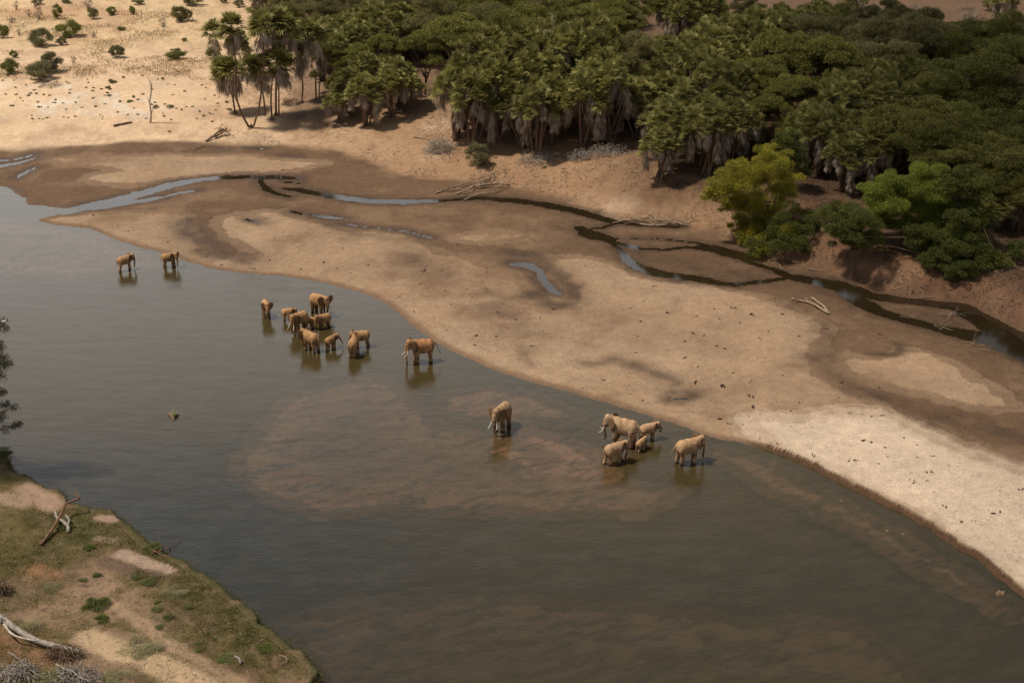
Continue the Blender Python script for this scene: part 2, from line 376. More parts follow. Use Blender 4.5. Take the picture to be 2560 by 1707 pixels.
def m_ground():
    m, nt = mat('ground_soil_and_sand'); b, o = bsdf_out(nt, .95, .15)
    at = N(nt, 'ShaderNodeAttribute', attribute_name='Col'); ge = N(nt, 'ShaderNodeNewGeometry')
    pos = ge.outputs['Position']
    n1 = noise(nt, .9, 6, pos, .6); n2 = noise(nt, 5.0, 5, pos, .65); n3 = noise(nt, 1.9, 3, pos)
    c = mulcol(nt, at.outputs['Color'], n1.outputs[0], .86, 1.12)
    c = mulcol(nt, c, n2.outputs[0], .80, 1.15, .35, .65)
    # small dark flecks: hoof prints, litter, droppings
    vo = N(nt, 'ShaderNodeTexVoronoi'); vo.inputs['Scale'].default_value = 1.1; lk(nt, pos, vo.inputs['Vector'])
    fl = N(nt, 'ShaderNodeMapRange'); fl.inputs[1].default_value = .07; fl.inputs[2].default_value = .16; fl.inputs[3].default_value = .62; fl.inputs[4].default_value = 1.0
    lk(nt, vo.outputs['Distance'], fl.inputs[0])
    v = N(nt, 'ShaderNodeVectorMath', operation='SCALE'); lk(nt, c, v.inputs[0]); lk(nt, fl.outputs[0], v.inputs['Scale'])
    # trampled ground: clustered prints
    n5 = noise(nt, 2.4, 3, pos, .7); n6 = noise(nt, .12, 3, pos)
    th = N(nt, 'ShaderNodeMapRange'); th.inputs[1].default_value = .60; th.inputs[2].default_value = .68; th.inputs[3].default_value = 1.0; th.inputs[4].default_value = .70
    lk(nt, n5.outputs[0], th.inputs[0])
    v2 = N(nt, 'ShaderNodeVectorMath', operation='SCALE'); lk(nt, v.outputs[0], v2.inputs[0]); lk(nt, th.outputs[0], v2.inputs['Scale'])
    lk(nt, mulcol(nt, v2.outputs[0], n6.outputs[0], .92, 1.10), b.inputs['Base Color'])
    bu = N(nt, 'ShaderNodeBump'); bu.inputs['Strength'].default_value = .55; bu.inputs['Distance'].default_value = .12
    ad = N(nt, 'ShaderNodeMath', operation='ADD'); lk(nt, n2.outputs[0], ad.inputs[0]); lk(nt, n3.outputs[0], ad.inputs[1])
    lk(nt, ad.outputs[0], bu.inputs['Height']); lk(nt, bu.outputs[0], b.inputs['Normal'])
    at2 = N(nt, 'ShaderNodeAttribute', attribute_name='Wet')
    r = N(nt, 'ShaderNodeMapRange'); r.inputs[3].default_value = .95; r.inputs[4].default_value = .62; lk(nt, at2.outputs['Fac'], r.inputs[0])
    lk(nt, r.outputs[0], b.inputs['Roughness']); return m
def m_water():
    m, nt = mat('silty_river_water'); b, o = bsdf_out(nt, .05, .5); b.inputs['IOR'].default_value = 1.36
    at = N(nt, 'ShaderNodeAttribute', attribute_name='Col'); ge = N(nt, 'ShaderNodeNewGeometry')
    mp = N(nt, 'ShaderNodeMapping'); lk(nt, ge.outputs['Position'], mp.inputs[0])
    mp.inputs['Rotation'].default_value = (0, 0, radians(28)); mp.inputs['Scale'].default_value = (.55, 1.5, 1)
    n1 = noise(nt, 2.6, 6, mp.outputs[0], .7); n2 = noise(nt, .35, 3, mp.outputs[0]); n3 = noise(nt, 2.2, 8, mp.outputs[0], .75)
    c = mulcol(nt, at.outputs['Color'], n3.outputs[0], .84, 1.14, .35, .65)
    lk(nt, c, b.inputs['Base Color'])
    bu = N(nt, 'ShaderNodeBump'); bu.inputs['Strength'].default_value = .5; bu.inputs['Distance'].default_value = .05
    mu = N(nt, 'ShaderNodeMath', operation='MULTIPLY'); lk(nt, n1.outputs[0], mu.inputs[0])
    m2 = N(nt, 'ShaderNodeMapRange'); m2.inputs[1].default_value = .35; m2.inputs[2].default_value = .65; m2.inputs[3].default_value = .35; m2.inputs[4].default_value = 1.0
    lk(nt, n2.outputs[0], m2.inputs[0]); lk(nt, m2.outputs[0], mu.inputs[1]); lk(nt, mu.outputs[0], bu.inputs['Height'])
    # sheltered pools (Wet attribute) lie smooth
    a2 = N(nt, 'ShaderNodeAttribute', attribute_name='Wet'); lk(nt, a2.outputs['Fac'], bu.inputs['Strength'])
    lk(nt, bu.outputs[0], b.inputs['Normal']); return m
def m_leaf(name, c1, c2, trans=.25, rough=.6, hue=.12):
    m, nt = mat(name); at = N(nt, 'ShaderNodeAttribute', attribute_name='Col'); oi = N(nt, 'ShaderNodeObjectInfo')
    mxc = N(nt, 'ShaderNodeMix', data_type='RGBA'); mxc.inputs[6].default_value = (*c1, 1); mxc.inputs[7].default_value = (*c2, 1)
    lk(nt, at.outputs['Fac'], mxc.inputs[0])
    mr = N(nt, 'ShaderNodeMapRange'); mr.inputs[3].default_value = 1 - hue * 1.6; mr.inputs[4].default_value = 1 + hue * 1.6; lk(nt, oi.outputs['Random'], mr.inputs[0])
    v = N(nt, 'ShaderNodeVectorMath', operation='SCALE'); lk(nt, mxc.outputs[2], v.inputs[0]); lk(nt, mr.outputs[0], v.inputs['Scale'])
    b = N(nt, 'ShaderNodeBsdfPrincipled'); b.inputs['Roughness'].default_value = rough; b.inputs['Specular IOR Level'].default_value = .25
    lk(nt, v.outputs[0], b.inputs['Base Color']); o = N(nt, 'ShaderNodeOutputMaterial')
    if trans:
        t = N(nt, 'ShaderNodeBsdfTranslucent'); lk(nt, v.outputs[0], t.inputs[0]); mm = N(nt, 'ShaderNodeMixShader'); mm.inputs[0].default_value = trans
        lk(nt, b.outputs[0], mm.inputs[1]); lk(nt, t.outputs[0], mm.inputs[2]); lk(nt, mm.outputs[0], o.inputs[0])
    else: lk(nt, b.outputs[0], o.inputs[0])
    return m
def m_rough(name, c, c2=None, scale=6, rough=.9, bump=.4, bd=.03):
    m, nt = mat(name); b, o = bsdf_out(nt, rough, .2); tc = N(nt, 'ShaderNodeTexCoord')
    n = noise(nt, scale, 5, tc.outputs['Object'], .6)
    mxc = N(nt, 'ShaderNodeMix', data_type='RGBA'); mxc.inputs[6].default_value = (*c, 1); mxc.inputs[7].default_value = (*(c2 or tuple(x * .55 for x in c)), 1)
    mr = N(nt, 'ShaderNodeMapRange'); mr.inputs[1].default_value = .35; mr.inputs[2].default_value = .65; lk(nt, n.outputs[0], mr.inputs[0])
    lk(nt, mr.outputs[0], mxc.inputs[0]); lk(nt, mxc.outputs[2], b.inputs['Base Color'])
    bu = N(nt, 'ShaderNodeBump'); bu.inputs['Strength'].default_value = bump; bu.inputs['Distance'].default_value = bd
    lk(nt, n.outputs[0], bu.inputs['Height']); lk(nt, bu.outputs[0], b.inputs['Normal']); return m
def m_skin():
    m, nt = mat('dusty_elephant_hide'); b, o = bsdf_out(nt, .85, .25); at = N(nt, 'ShaderNodeAttribute', attribute_name='Col'); tc = N(nt, 'ShaderNodeTexCoord')
    n1 = noise(nt, 3.5, 6, tc.outputs['Object'], .65); n2 = noise(nt, 22, 4, tc.outputs['Object'], .6)
    c = mulcol(nt, at.outputs['Color'], n1.outputs[0], .55, 1.25, .36, .62); lk(nt, c, b.inputs['Base Color'])
    bu = N(nt, 'ShaderNodeBump'); bu.inputs['Strength'].default_value = .5; bu.inputs['Distance'].default_value = .03
    lk(nt, n2.outputs[0], bu.inputs['Height']); lk(nt, bu.outputs[0], b.inputs['Normal']); return m
M = dict(ground=m_ground(), water=m_water(), skin=m_skin(),
 ivory=m_rough('ivory_tusk', (.80, .74, .62), (.66, .58, .44), 3, .5, .1),
 palm=m_leaf('palm_frond_green', (.125, .124, .030), (.430, .395, .140), .3, .5),
 dead=m_leaf('dead_palm_frond', (.24, .18, .13), (.66, .55, .45), .1, .85, .05),
 acacia=m_leaf('feathery_leaf_dark', (.075, .080, .018), (.345, .325, .080), .3, .6),
 olive=m_leaf('feathery_leaf_olive', (.125, .115, .045), (.330, .290, .120), .35, .6),
 bright=m_leaf('feathery_leaf_bright', (.105, .140, .020), (.330, .355, .060), .4, .6),
 understorey=m_leaf('dark_olive_leaf', (.035, .034, .014), (.125, .105, .038), .15, .7),  # darker olive leaf colour, for the left-edge tree
 deep=m_leaf('feathery_leaf_deep', (.062, .080, .016), (.210, .230, .050), .35, .6),
 yellow=m_leaf('turning_leaf_yellow', (.130, .140, .020), (.520, .440, .055), .4, .6),
 greybush=m_leaf('dry_twiggy_leaf', (.16, .13, .095), (.34, .28, .20), .15, .9),
 sage=m_leaf('sage_bush_leaf', (.15, .145, .070), (.40, .37, .19), .3, .8),
 savgreen=m_leaf('savanna_green_leaf', (.13, .145, .030), (.42, .41, .13), .3, .7),
 herb=m_leaf('herb_leaf', (.080, .105, .032), (.230, .240, .080), .3, .8),
 grass=m_leaf('grass_blade', (.085, .092, .022), (.340, .275, .120), .25, .9),
 bark=m_rough('brown_bark', (.24, .16, .11), (.11, .07, .045), 4),
 barkred=m_rough('reddish_trunk', (.26, .14, .08), (.12, .07, .045), 3),
 drift=m_rough('sun_bleached_wood', (.40, .30, .21), (.24, .17, .11), 3),
 driftgrey=m_rough('grey_weathered_wood', (.42, .37, .32), (.20, .17, .145), 3),
 white=m_rough('white_bare_wood', (.62, .56, .48), (.40, .33, .26), 3),
 dung=m_rough('elephant_dung', (.075, .042, .026), (.035, .020, .013), 8),
 rock=m_rough('brown_river_rock', (.26, .17, .11), (.13, .09, .05), 3),
 moss=m_rough('green_moss', (.10, .12, .03), (.06, .07, .02), 6),
 feather=m_rough('white_feather', (.8, .8, .78), (.7, .7, .68), 6, .7, .05),
)

# ------------------------------------------------------------------ ground sheet
def mix(a, b, t): return a * (1 - t)[:, None] + np.asarray(b)[None, :] * t[:, None]
def build_ground():
    x, y = P2[:, 0], P2[:, 1]; n = len(x)
    w1 = np.stack([fbm(x, y, 5, 61), fbm(x, y, 5, 67)], 1); w2 = np.stack([fbm(x, y, 1.5, 71), fbm(x, y, 1.5, 73)], 1)
    Pw = P2 + w1 * 1.3 + w2 * .45
    big = fbm(x, y, 14, 77, 4); mid = fbm(x, y, 3.5, 79, 4); fine = fbm(x, y, 1.0, 83, 3)
    col = np.tile(np.array([.190, .118, .072]), (n, 1))                       # damp sand of the channel flats
    col = mix(col, (.265, .172, .108), sm(-.25, .6, mid + big * .6))
    dry = np.zeros(n)
    for L in DRYW: dry = np.maximum(dry, sm(-.5, .7, sdpoly(Pw, L, 12)))
    wet = np.zeros(n)
    for L, r, s in WETW: dl_ = dline(Pw, L, r * 3.2); wet = np.maximum(wet, s * (.55 * sm(r * 3.0, r * .3, dl_) + .45 * sm(r * 1.3, r * .1, dl_)))
    wet = np.maximum(wet, .9 * sm(2.6 + 1.5 * mid, .1, DCH)); wet = np.clip(wet + .30 * sm(.15, .8, big) * (1 - dry * .2), 0, 1)
    wet = np.clip(wet * (1.0 + .55 * fbm(x, y, 1.7, 141, 4)), 0, 1)
    dc = mix(np.tile(np.array([.42, .290, .190]), (n, 1)), (.31, .20, .125), sm(-.1, .6, mid * .6 + big))
    dc = mix(dc, (.48, .345, .235), sm(.1, .7, -big + mid * .3))
    col = col * (1 - dry)[:, None] + dc * dry[:, None]
    pale = sm(-2.4, 1.8, sdpoly(Pw, PALE, 10) + .8 * fbm(x, y, 1.2, 87)); col = mix(col, (.70, .56, .43), pale)
    col = mix(col, (.085, .053, .034), np.clip(wet, 0, 1) * (1 - pale) * .85)
    col = mix(col, (.20, .125, .08), sm(1.4, .05, DSH) * (DSH > -1) * (1 - .75 * pale) * .8)     # damp rim
    col = mix(col, (.12, .07, .042), sm(.50, .30, DSH + .12 * fine) * sm(1820, 1900, PX) * (DSH > -1))   # earth face of the cut bank
    # channel beds / river bed
    col = mix(col, (.10, .065, .04), (DCH < .05) * .9)
    # far bank
    t = sm(-.5, 3.5, DT + mid * 1.5)
    left = sm(1150, 300, PX)
    bk = np.tile(np.array([.42, .265, .160]), (n, 1)); bk = mix(bk, (.88, .65, .44), left * .95)  # paler cream sand at left, with sunlit brightness painted in
    bk = mix(bk, (.66, .50, .36), sm(0.0, .7, big + .3 * mid) * .6)
    bk = mix(bk, (.35, .20, .115), sm(.0, .4, mid + .4 * fine) * .6 * (1 - left * .55))
    # pale lime crust and savanna grass cover at upper left
    crust = sm(-.1, .5, mid + .3 * fine) * sm(330, 300, PY) * sm(245, 262, PY) * sm(560, 300, PX); bk = mix(bk, (.95, .84, .70), crust * .9)
    sav = sm(185, 150, PY + 14 * mid) * left
    sv = mix(np.tile(np.array([.82, .60, .37]), (n, 1)), (.60, .47, .28), sm(-.1, .5, fine * .7 + mid * .5)); sv = mix(sv, (.62, .40, .24), sm(0, .6, big))
    bk = bk * (1 - sav)[:, None] + sv * sav[:, None]
    bk = mix(bk, (.21, .112, .066), sm(1840, 2020, PX + 40 * mid) * sm(-.9, .3, mid + .3 * fine) * .9)  # reddish soil, with the shade of the wood painted into it
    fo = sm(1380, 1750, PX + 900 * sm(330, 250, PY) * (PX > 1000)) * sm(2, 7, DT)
    bk = mix(bk, (.14, .078, .045), np.maximum(fo * sm(-.8, .3, big + .5 * mid) * .9, sm(3, 9, DT) * (PX > 1150) * sm(360, 330, PY - 0.32 * np.clip(PX - 1450, 0, 1200)) * .9))  # brown litter floor, darkened further as painted canopy shade
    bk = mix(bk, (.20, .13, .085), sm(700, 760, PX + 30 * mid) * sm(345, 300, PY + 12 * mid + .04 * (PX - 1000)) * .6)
    path = sm(2.0, .5, dline(Pw, WA([(150,-40),(235,5),(262,40),(300,75),(390,120),(500,150),(600,175)], 5), 6)); bk = mix(bk, (.66, .47, .31), path * .6)
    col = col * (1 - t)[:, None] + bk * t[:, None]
    # near bank
    nb = (DNB > -.05)
    soil = mix(np.tile(np.array([.27, .185, .12]), (n, 1)), (.33, .225, .145), sm(-.3, .6, big)); soil = mix(soil, (.20, .135, .09), sm(-.1, .6, mid)); soil = mix(soil, (.12, .085, .06), sm(.25, .6, fine) * .6)
    g = sm(-.5, .3, fbm(x, y, 4.5, 91, 4) + .35 * sm(7, .5, DNB) - .25 * sm(9, 16, DNB))
    g = np.maximum(g, sm(1.1, .3, DNB + .4 * mid))
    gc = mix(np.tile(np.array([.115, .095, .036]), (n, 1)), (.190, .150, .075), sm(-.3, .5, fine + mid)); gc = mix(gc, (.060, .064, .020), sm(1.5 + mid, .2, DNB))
    gc = mix(gc, (.20, .135, .085), sm(.05, .5, fbm(x, y, .8, 95) + .4 * mid) * .8)
    nbc = soil * (1 - g * .9)[:, None] + gc * (g * .9)[:, None]
    for pts, r, c_, s in (([(60,1215),(100,1235),(130,1255)], 1.3, (.44,.30,.22), .9), ([(0,1240),(60,1250)], 1.2, (.42,.30,.22), .8), ([(250,1290),(290,1290)], .6, (.44,.31,.23), .9), ([(240,1340),(270,1345)], .5, (.42,.30,.22), .8),
        ([(310,1380),(350,1395),(380,1410),(410,1420)], .9, (.46,.34,.26), .95), ([(220,1610),(300,1640),(370,1655),(430,1680),(520,1720)], 1.5, (.56,.41,.26), .95), ([(270,1505),(350,1560),(420,1610),(520,1660),(600,1700)], .8, (.40,.28,.18), .8),
        ([(90,1425),(130,1440)], 1.2, (.34,.17,.09), .6), ([(270,1400),(330,1420),(390,1440)], 1.0, (.16,.11,.08), .75), ([(430,1520),(520,1560)], 1.2, (.20,.135,.09), .6), ([(560,1650),(640,1670),(700,1640)], 1.1, (.19,.12,.075), .7), ([(0,1600),(60,1640),(90,1700)], 2.0, (.33,.18,.10), .7),
        ([(20,1290),(60,1340),(40,1400)], 2.0, (.15,.125,.05), .75), ([(200,1290),(220,1330),(190,1350)], 1.2, (.10,.10,.035), .85)):
        d = dline(P2 + w2 * .5 + w1 * .3, WA(pts, 1.4), r * 2.2); nbc = mix(nbc, c_, s * sm(r * 1.3, r * .5, d))
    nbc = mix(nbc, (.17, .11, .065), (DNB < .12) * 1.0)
    col = np.where(nb[:, None], nbc, col)
    nr, nc = len(rows), len(cols); col = col * np.array([.80, .78, .75])
    idx = np.arange(nr * nc).reshape(nr, nc)
    f = np.stack([idx[1:, :-1], idx[1:, 1:], idx[:-1, 1:], idx[:-1, :-1]], -1).reshape(-1, 4)
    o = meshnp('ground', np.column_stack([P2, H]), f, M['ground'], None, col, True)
    a = o.data.attributes.new('Wet', 'FLOAT', 'POINT'); a.data.foreach_set('value', np.clip(wet + (DCH < .6), 0, 1).astype(np.float32))
    tag(o, kind='structure')
build_ground()
def build_water():
    c = np.concatenate([np.arange(-1200, -40, 40), np.arange(-40, 2600, 5), np.arange(2600, 3800, 40)]).astype(float)
    r = np.concatenate([np.arange(330, 1760, 5), np.arange(1760, 2300, 30)]).astype(float)
    A, B = np.meshgrid(c, r); P = WA(np.stack([A.ravel(), B.ravel()], 1)); x, y = P[:, 0], P[:, 1]; n = len(P)
    w1 = np.stack([fbm(x, y, 4, 101), fbm(x, y, 4, 107)], 1); w2 = np.stack([fbm(x, y, 1.2, 111), fbm(x, y, 1.2, 113)], 1)
    Pw = P + w1 * 1.0 + w2 * .5
    dsh = -sdpoly(P, river_w, 30)
    col = np.tile(np.array([.055, .041, .015]), (n, 1))
    A_, B_ = A.ravel(), B.ravel()
    col = mix(col, (.028, .026, .019), .65 * sm(1100, 1500, B_))
    col = mix(col, (.022, .027, .026), sm(1700, 600, A_ + 0.5 * (B_ - 900)) * sm(900, 1350, B_) * .8)
    am = np.zeros(n); rim = np.zeros(n)
    for L, f_, s in SHOALW: sd_ = sdpoly(Pw, L, 20); am = np.maximum(am, s * sm(-f_ * .25, f_ * .2, sd_) * (.55 + .45 * sm(9, 0, sd_))); rim = np.maximum(rim, np.exp(-((sd_ + .5) / .6) ** 2) * (f_ < 2.9))
    st = fbm(x * .5 + y * .25, y * 1.3 - x * .5, 1.1, 121, 5)
    s2 = fbm(x * .45 + y * .2, y * 1.7 - x * .9, .55, 171, 3); col = mix(col, (.148, .085, .044), am * np.clip(.75 + .8 * st + .9 * s2, 0, 1)); col = mix(col, (.022, .020, .008), rim * .75 * sm(-.5, .3, st + fbm(x, y, 5, 131)))
    edge = sm(-.2, .35, st) * .12
    col = mix(col, (.100, .072, .038), edge)
    col = mix(col, (.16, .10, .055), sm(-1.0, 0, dsh) * (dsh < 0) * .6)
    pool = (dsh > 0)
    col = np.where(pool[:, None], np.array([.022, .015, .007]), col)
    zz = np.zeros(n)
    for i, e_ in enumerate(EL):                      # rings spreading from wading legs
        cw = W(e_[0], e_[1], 0)
        for k in (-1, 1):
            q = radians(e_[3]); dx = x - cw[0] - k * .33 * e_[2] * cos(q); dy = y - cw[1] - k * .33 * e_[2] * sin(q); rr = np.hypot(dx, dy)
            m_ = rr < 7; zz[m_] += .011 * np.sin(rr[m_] * 2 * pi / 1.05 + i + k) * np.exp(-rr[m_] / 2.2) * (.6 + .4 * np.sin(np.arctan2(dy[m_], dx[m_]) * 2 + i))
    idx = np.arange(n).reshape(len(r), len(c))
    f = np.stack([idx[1:, :-1], idx[1:, 1:], idx[:-1, 1:], idx[:-1, :-1]], -1).reshape(-1, 4)
    o = meshnp('water', np.column_stack([P, zz]), f, M['water'], None, col, True)
    a = o.data.attributes.new('Wet', 'FLOAT', 'POINT'); a.data.foreach_set('value', np.where(pool, .06, .5).astype(np.float32))
    tag(o, kind='structure')
#ELEPH
# ------------------------------------------------------------------ elephants: one smooth surface from blended rounded volumes
def seg(P, a, b, ra, rb):
    a = np.asarray(a, float); b = np.asarray(b, float); ab = b - a; t = np.clip(((P - a) @ ab) / (ab @ ab + 1e-9), 0, 1)
    return np.linalg.norm(P - a - t[..., None] * ab, axis=-1) - (ra + (rb - ra) * t)
def ell(P, c, r, R=None):
    q = P - np.asarray(c, float)
    if R is not None: q = q @ R
    r = np.asarray(r, float); k0 = np.linalg.norm(q / r, axis=-1); k1 = np.linalg.norm(q / (r * r), axis=-1) + 1e-9
    return k0 * (k0 - 1) / k1
def smin(a, b, k):
    h = np.clip(.5 + .5 * (b - a) / k, 0, 1); return b * (1 - h) + a * h - k * h * (1 - h)
def surface_net(fn, lo, hi, s):
    xs = [np.arange(lo[i], hi[i] + s, s) for i in range(3)]; X = np.stack(np.meshgrid(*xs, indexing='ij'), -1); D = fn(X)
    nx, ny, nz = D.shape; cs = []; acc = np.zeros((nx - 1, ny - 1, nz - 1, 3)); cnt = np.zeros((nx - 1, ny - 1, nz - 1))
    base = X[:-1, :-1, :-1]
    off = [(i, j, k) for i in (0, 1) for j in (0, 1) for k in (0, 1)]
    def cor(o): return D[o[0]:nx - 1 + o[0], o[1]:ny - 1 + o[1], o[2]:nz - 1 + o[2]]
    for a in off:
        for ax in range(3):
            if a[ax]: continue
            b = list(a); b[ax] = 1; da, db = cor(a), cor(b); m = (da < 0) != (db < 0)
            t = np.where(m, da / np.where(m, da - db, 1), 0); pt = np.zeros(acc.shape)
            for q in range(3): pt[..., q] = a[q]
            pt[..., ax] = t; acc += pt * m[..., None]; cnt += m
    m = cnt > 0; ids = -np.ones(m.shape, int); ids[m] = np.arange(m.sum())
    V = base[m] + s * acc[m] / cnt[m][:, None]; Fs = []
    for ax in range(3):
        o1, o2 = [q for q in range(3) if q != ax]
        d0 = np.take(D, range(0, D.shape[ax] - 1), ax); d1 = np.take(D, range(1, D.shape[ax]), ax)
        ch = (d0 < 0) != (d1 < 0); I = np.argwhere(ch)
        I = I[(I[:, o1] > 0) & (I[:, o2] > 0) & (I[:, o1] < D.shape[o1] - 1) & (I[:, o2] < D.shape[o2] - 1)]
        sgn = d0[tuple(I.T)] < 0
        def cell(a, b):
            J = I.copy(); J[:, o1] -= a; J[:, o2] -= b; return ids[tuple(J.T)]
        q = np.stack([cell(0, 0), cell(1, 0), cell(1, 1), cell(0, 1)], 1)
        flip = sgn if ax != 1 else ~sgn
        q[~flip] = q[~flip][:, ::-1]; q = q[(q >= 0).all(1)]; Fs.append(q)
    return V, np.concatenate(Fs)
def rotz(a): return np.array([[cos(a), -sin(a), 0], [sin(a), cos(a), 0], [0, 0, 1]])
def roty(a): return np.array([[cos(a), 0, sin(a)], [0, 1, 0], [-sin(a), 0, cos(a)]])
TR = dict(
 down=[(.30,0,0,.088),(.355,0,-.14,.070),(.375,0,-.30,.056),(.375,0,-.46,.046),(.365,0,-.60,.037),(.375,0,-.70,.030)],
 curl=[(.30,0,0,.088),(.355,0,-.14,.070),(.37,0,-.30,.056),(.345,0,-.46,.046),(.32,0,-.58,.037),(.36,0,-.66,.032),(.42,0,-.66,.028)],
 mouth=[(.30,0,0,.088),(.37,0,-.12,.070),(.43,0,-.24,.055),(.44,0,-.35,.045),(.38,0,-.40,.038),(.31,0,-.34,.030),(.28,0,-.26,.026)],
 reach=[(.30,0,0,.088),(.40,0,-.12,.066),(.50,0,-.24,.050),(.58,0,-.38,.040),(.62,0,-.52,.032)],
 out=[(.30,0,0,.088),(.40,0,-.10,.066),(.50,0,-.20,.048),(.58,0,-.22,.036),(.66,0,-.17,.030)],
 water=[(.30,0,0,.088),(.355,0,-.14,.070),(.385,0,-.30,.058),(.40,0,-.48,.050),(.40,0,-.66,.042),(.40,0,-.90,.036)])
def elephant(px, py, hgt, yaw, label, sw=(0, 0, 0, 0), hyaw=0, hpitch=0, trunk='down', ears=(30, 30), tusk=.0, tail=0, orange=0, calf=False, dust=0, wide=1.0, ls=1.0):
    sub = .30
    H_ = hgt; base = W(px, py, 0); ws = sub / H_
    sc_ = H_ * (1 + 0)                 # body stands on the bed, so the legs gain the sunk part
    leg = ws
    Rh = rotz(radians(hyaw)) @ roty(radians(hpitch)); piv = np.array([.46, 0, .84])
    hd = lambda p: piv + Rh @ np.asarray(p[:3], float)
    hs = 1.12 if calf else 1.0
    legs = [(.31, .135, sw[0]), (.31, -.135, sw[1]), (-.36, .125, sw[2]), (-.36, -.125, sw[3])]
    tr = [(np.array(hd(np.array(p[:3]) * hs)), p[3]) for p in TR[trunk]]
    tip = tr[-1][0]
    def fn(P):
        sh = P.shape; Q = P.reshape(-1, 3)
        d = ell(Q, (-.02, 0, .685), (.47, .250 * wide, .275))
        d = smin(d, ell(Q, (.27, 0, .70), (.24, .205 * wide, .27)), .08); d = smin(d, ell(Q, (-.32, 0, .70), (.24, .215 * wide, .25)), .08)
        d = smin(d, seg(Q, (.26, 0, .87), (-.02, 0, .875), .09, .085), .08); d = smin(d, seg(Q, (-.02, 0, .875), (-.34, 0, .845), .085, .09), .08)
        d = smin(d, ell(Q, (-.03, 0, .56), (.34, .21 * wide, .15)), .06)
        for i, (lx, ly, s) in enumerate(legs):
            fx, fz = lx + s, -leg + .05
            if i < 2:
                k = (lx + s * .55 + .01, ly, .34)
                a_ = seg(Q, (lx - .01, ly * .85, .64), k, .125, .090); b_ = seg(Q, k, (fx, ly, fz), .088, .084)
            else:
                k = (lx + .045 + s * .45, ly, .37)
                a_ = seg(Q, (lx + .03, ly * .85, .62), k, .155, .100); b_ = seg(Q, k, (fx - .01, ly, fz), .094, .080)
            d = smin(d, smin(a_, b_, .04), .05)
        h = ell(Q, hd(np.array((.17, 0, .05)) * hs), (.155 * hs, .125 * hs, .165 * hs), Rh)
        h = smin(h, ell(Q, hd(np.array((.22, 0, .12)) * hs), (.10, .11, .10), Rh), .06)
        h = smin(h, ell(Q, hd(np.array((.23, 0, -.04)) * hs), (.11, .118, .12), Rh), .06)
        h = smin(h, seg(Q, hd((.17, 0, -.12)), hd((.27, 0, -.22)), .065, .028), .04)
        for (a, ra), (b, rb) in zip(tr[:-1], tr[1:]): h = smin(h, seg(Q, a, b, ra, rb), .03)
        if tusk > 0:
            for s in (1, -1): h = smin(h, seg(Q, hd((.26, s * .07, -.06)), hd((.33, s * .082, -.17)), .05, .03), .03)
        nk = smin(seg(Q, (.30, 0, .76), hd((.06, 0, .0)), .19, .14), seg(Q, (.28, 0, .86), hd((.10, 0, .10)), .11, .10), .06)
        d = smin(d, nk, .08); d = smin(d, h, .05)
        for s, an in ((1, ears[0]), (-1, ears[1])):
            a = radians(an + 12); ax = np.array([-cos(a), s * sin(a), 0.]); nrm = np.array([sin(a), s * cos(a), 0.])
            R = Rh @ np.column_stack([ax, nrm, (0, 0, 1.)])
            c = hd(np.array((.13, s * .115, .02)) * hs + ax * .155 + np.array((0, 0, -.03)))
            e1 = ell(Q, c, (.180, .031, .225), R)
            c2 = hd(np.array((.13, s * .115, .02)) * hs + ax * .10 + np.array((0, 0, -.17)))
            e2 = ell(Q, c2, (.10, .029, .15), R)
            d = smin(d, smin(e1, e2, .05), .022)
        return d.reshape(sh[:-1])
    allp = np.array([p for p, r_ in tr] + [hd((.2, .45, 0)), hd((.2, -.45, 0)), hd((.35, 0, 0))])
    lo_ = np.minimum(allp.min(0) - .12, (-.66, -.32, -leg - .05)); hi_ = np.maximum(allp.max(0) + .12, (.5, .32, 1.06)); hi_[2] = 1.10
    lo_[2] = max(lo_[2], -leg - .12)
    V, Fq = surface_net(fn, lo_, hi_, .021 if H_ > 2 else .025)
    # tail as part of the same skin
    td = (-.57, 0, .80)
    if tail == 0: tp = [(-.53, 0, .82), (-.60, 0, .70), (-.615, .01, .55), (-.60, .02, .42), (-.60, .02, .34)]
    elif tail == 1: tp = [(-.53, 0, .82), (-.62, 0, .72), (-.70, .03, .55), (-.77, .05, .40), (-.82, .06, .30)]
    else: tp = [(-.50, 0, .84), (-.62, 0, .90), (-.70, .02, .96), (-.74, .03, .90)]
    tv, tf = tube(tp, [.030, .022, .016, .013, .020][:len(tp)], 6)
    V, Fq = join([(V, Fq), (tv, tf)])
    # coat colour: dusty tan, wet and dark below the waterline, dark wet trunk tip
    z = V[:, 2]; nz = fbm(V[:, 0] * 3 + yaw, V[:, 1] * 3 + V[:, 2] * 3, .5, 5)
    col = np.tile(np.array([.50, .285, .130]), (len(V), 1))
    if dust: col = mix(col, (.47, .325, .205), np.full(len(V), dust))
    col = mix(col, (.40, .19, .085), orange * sm(.55, .8, z + .1 * nz))
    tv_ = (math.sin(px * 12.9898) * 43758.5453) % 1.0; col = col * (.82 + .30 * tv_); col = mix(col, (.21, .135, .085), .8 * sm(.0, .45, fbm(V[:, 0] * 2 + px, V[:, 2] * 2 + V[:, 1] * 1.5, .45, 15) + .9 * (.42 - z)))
    dt_ = np.linalg.norm(V - tip, axis=1)
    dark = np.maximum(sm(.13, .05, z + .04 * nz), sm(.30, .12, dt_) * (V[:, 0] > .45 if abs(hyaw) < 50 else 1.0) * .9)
    dark = np.maximum(dark, sm(.43, .38, z) * (np.hypot(V[:, 0] - tp[-1][0], V[:, 1] - tp[-1][1]) < .06) * 1.)
    col = mix(col, (.075, .042, .026), dark)
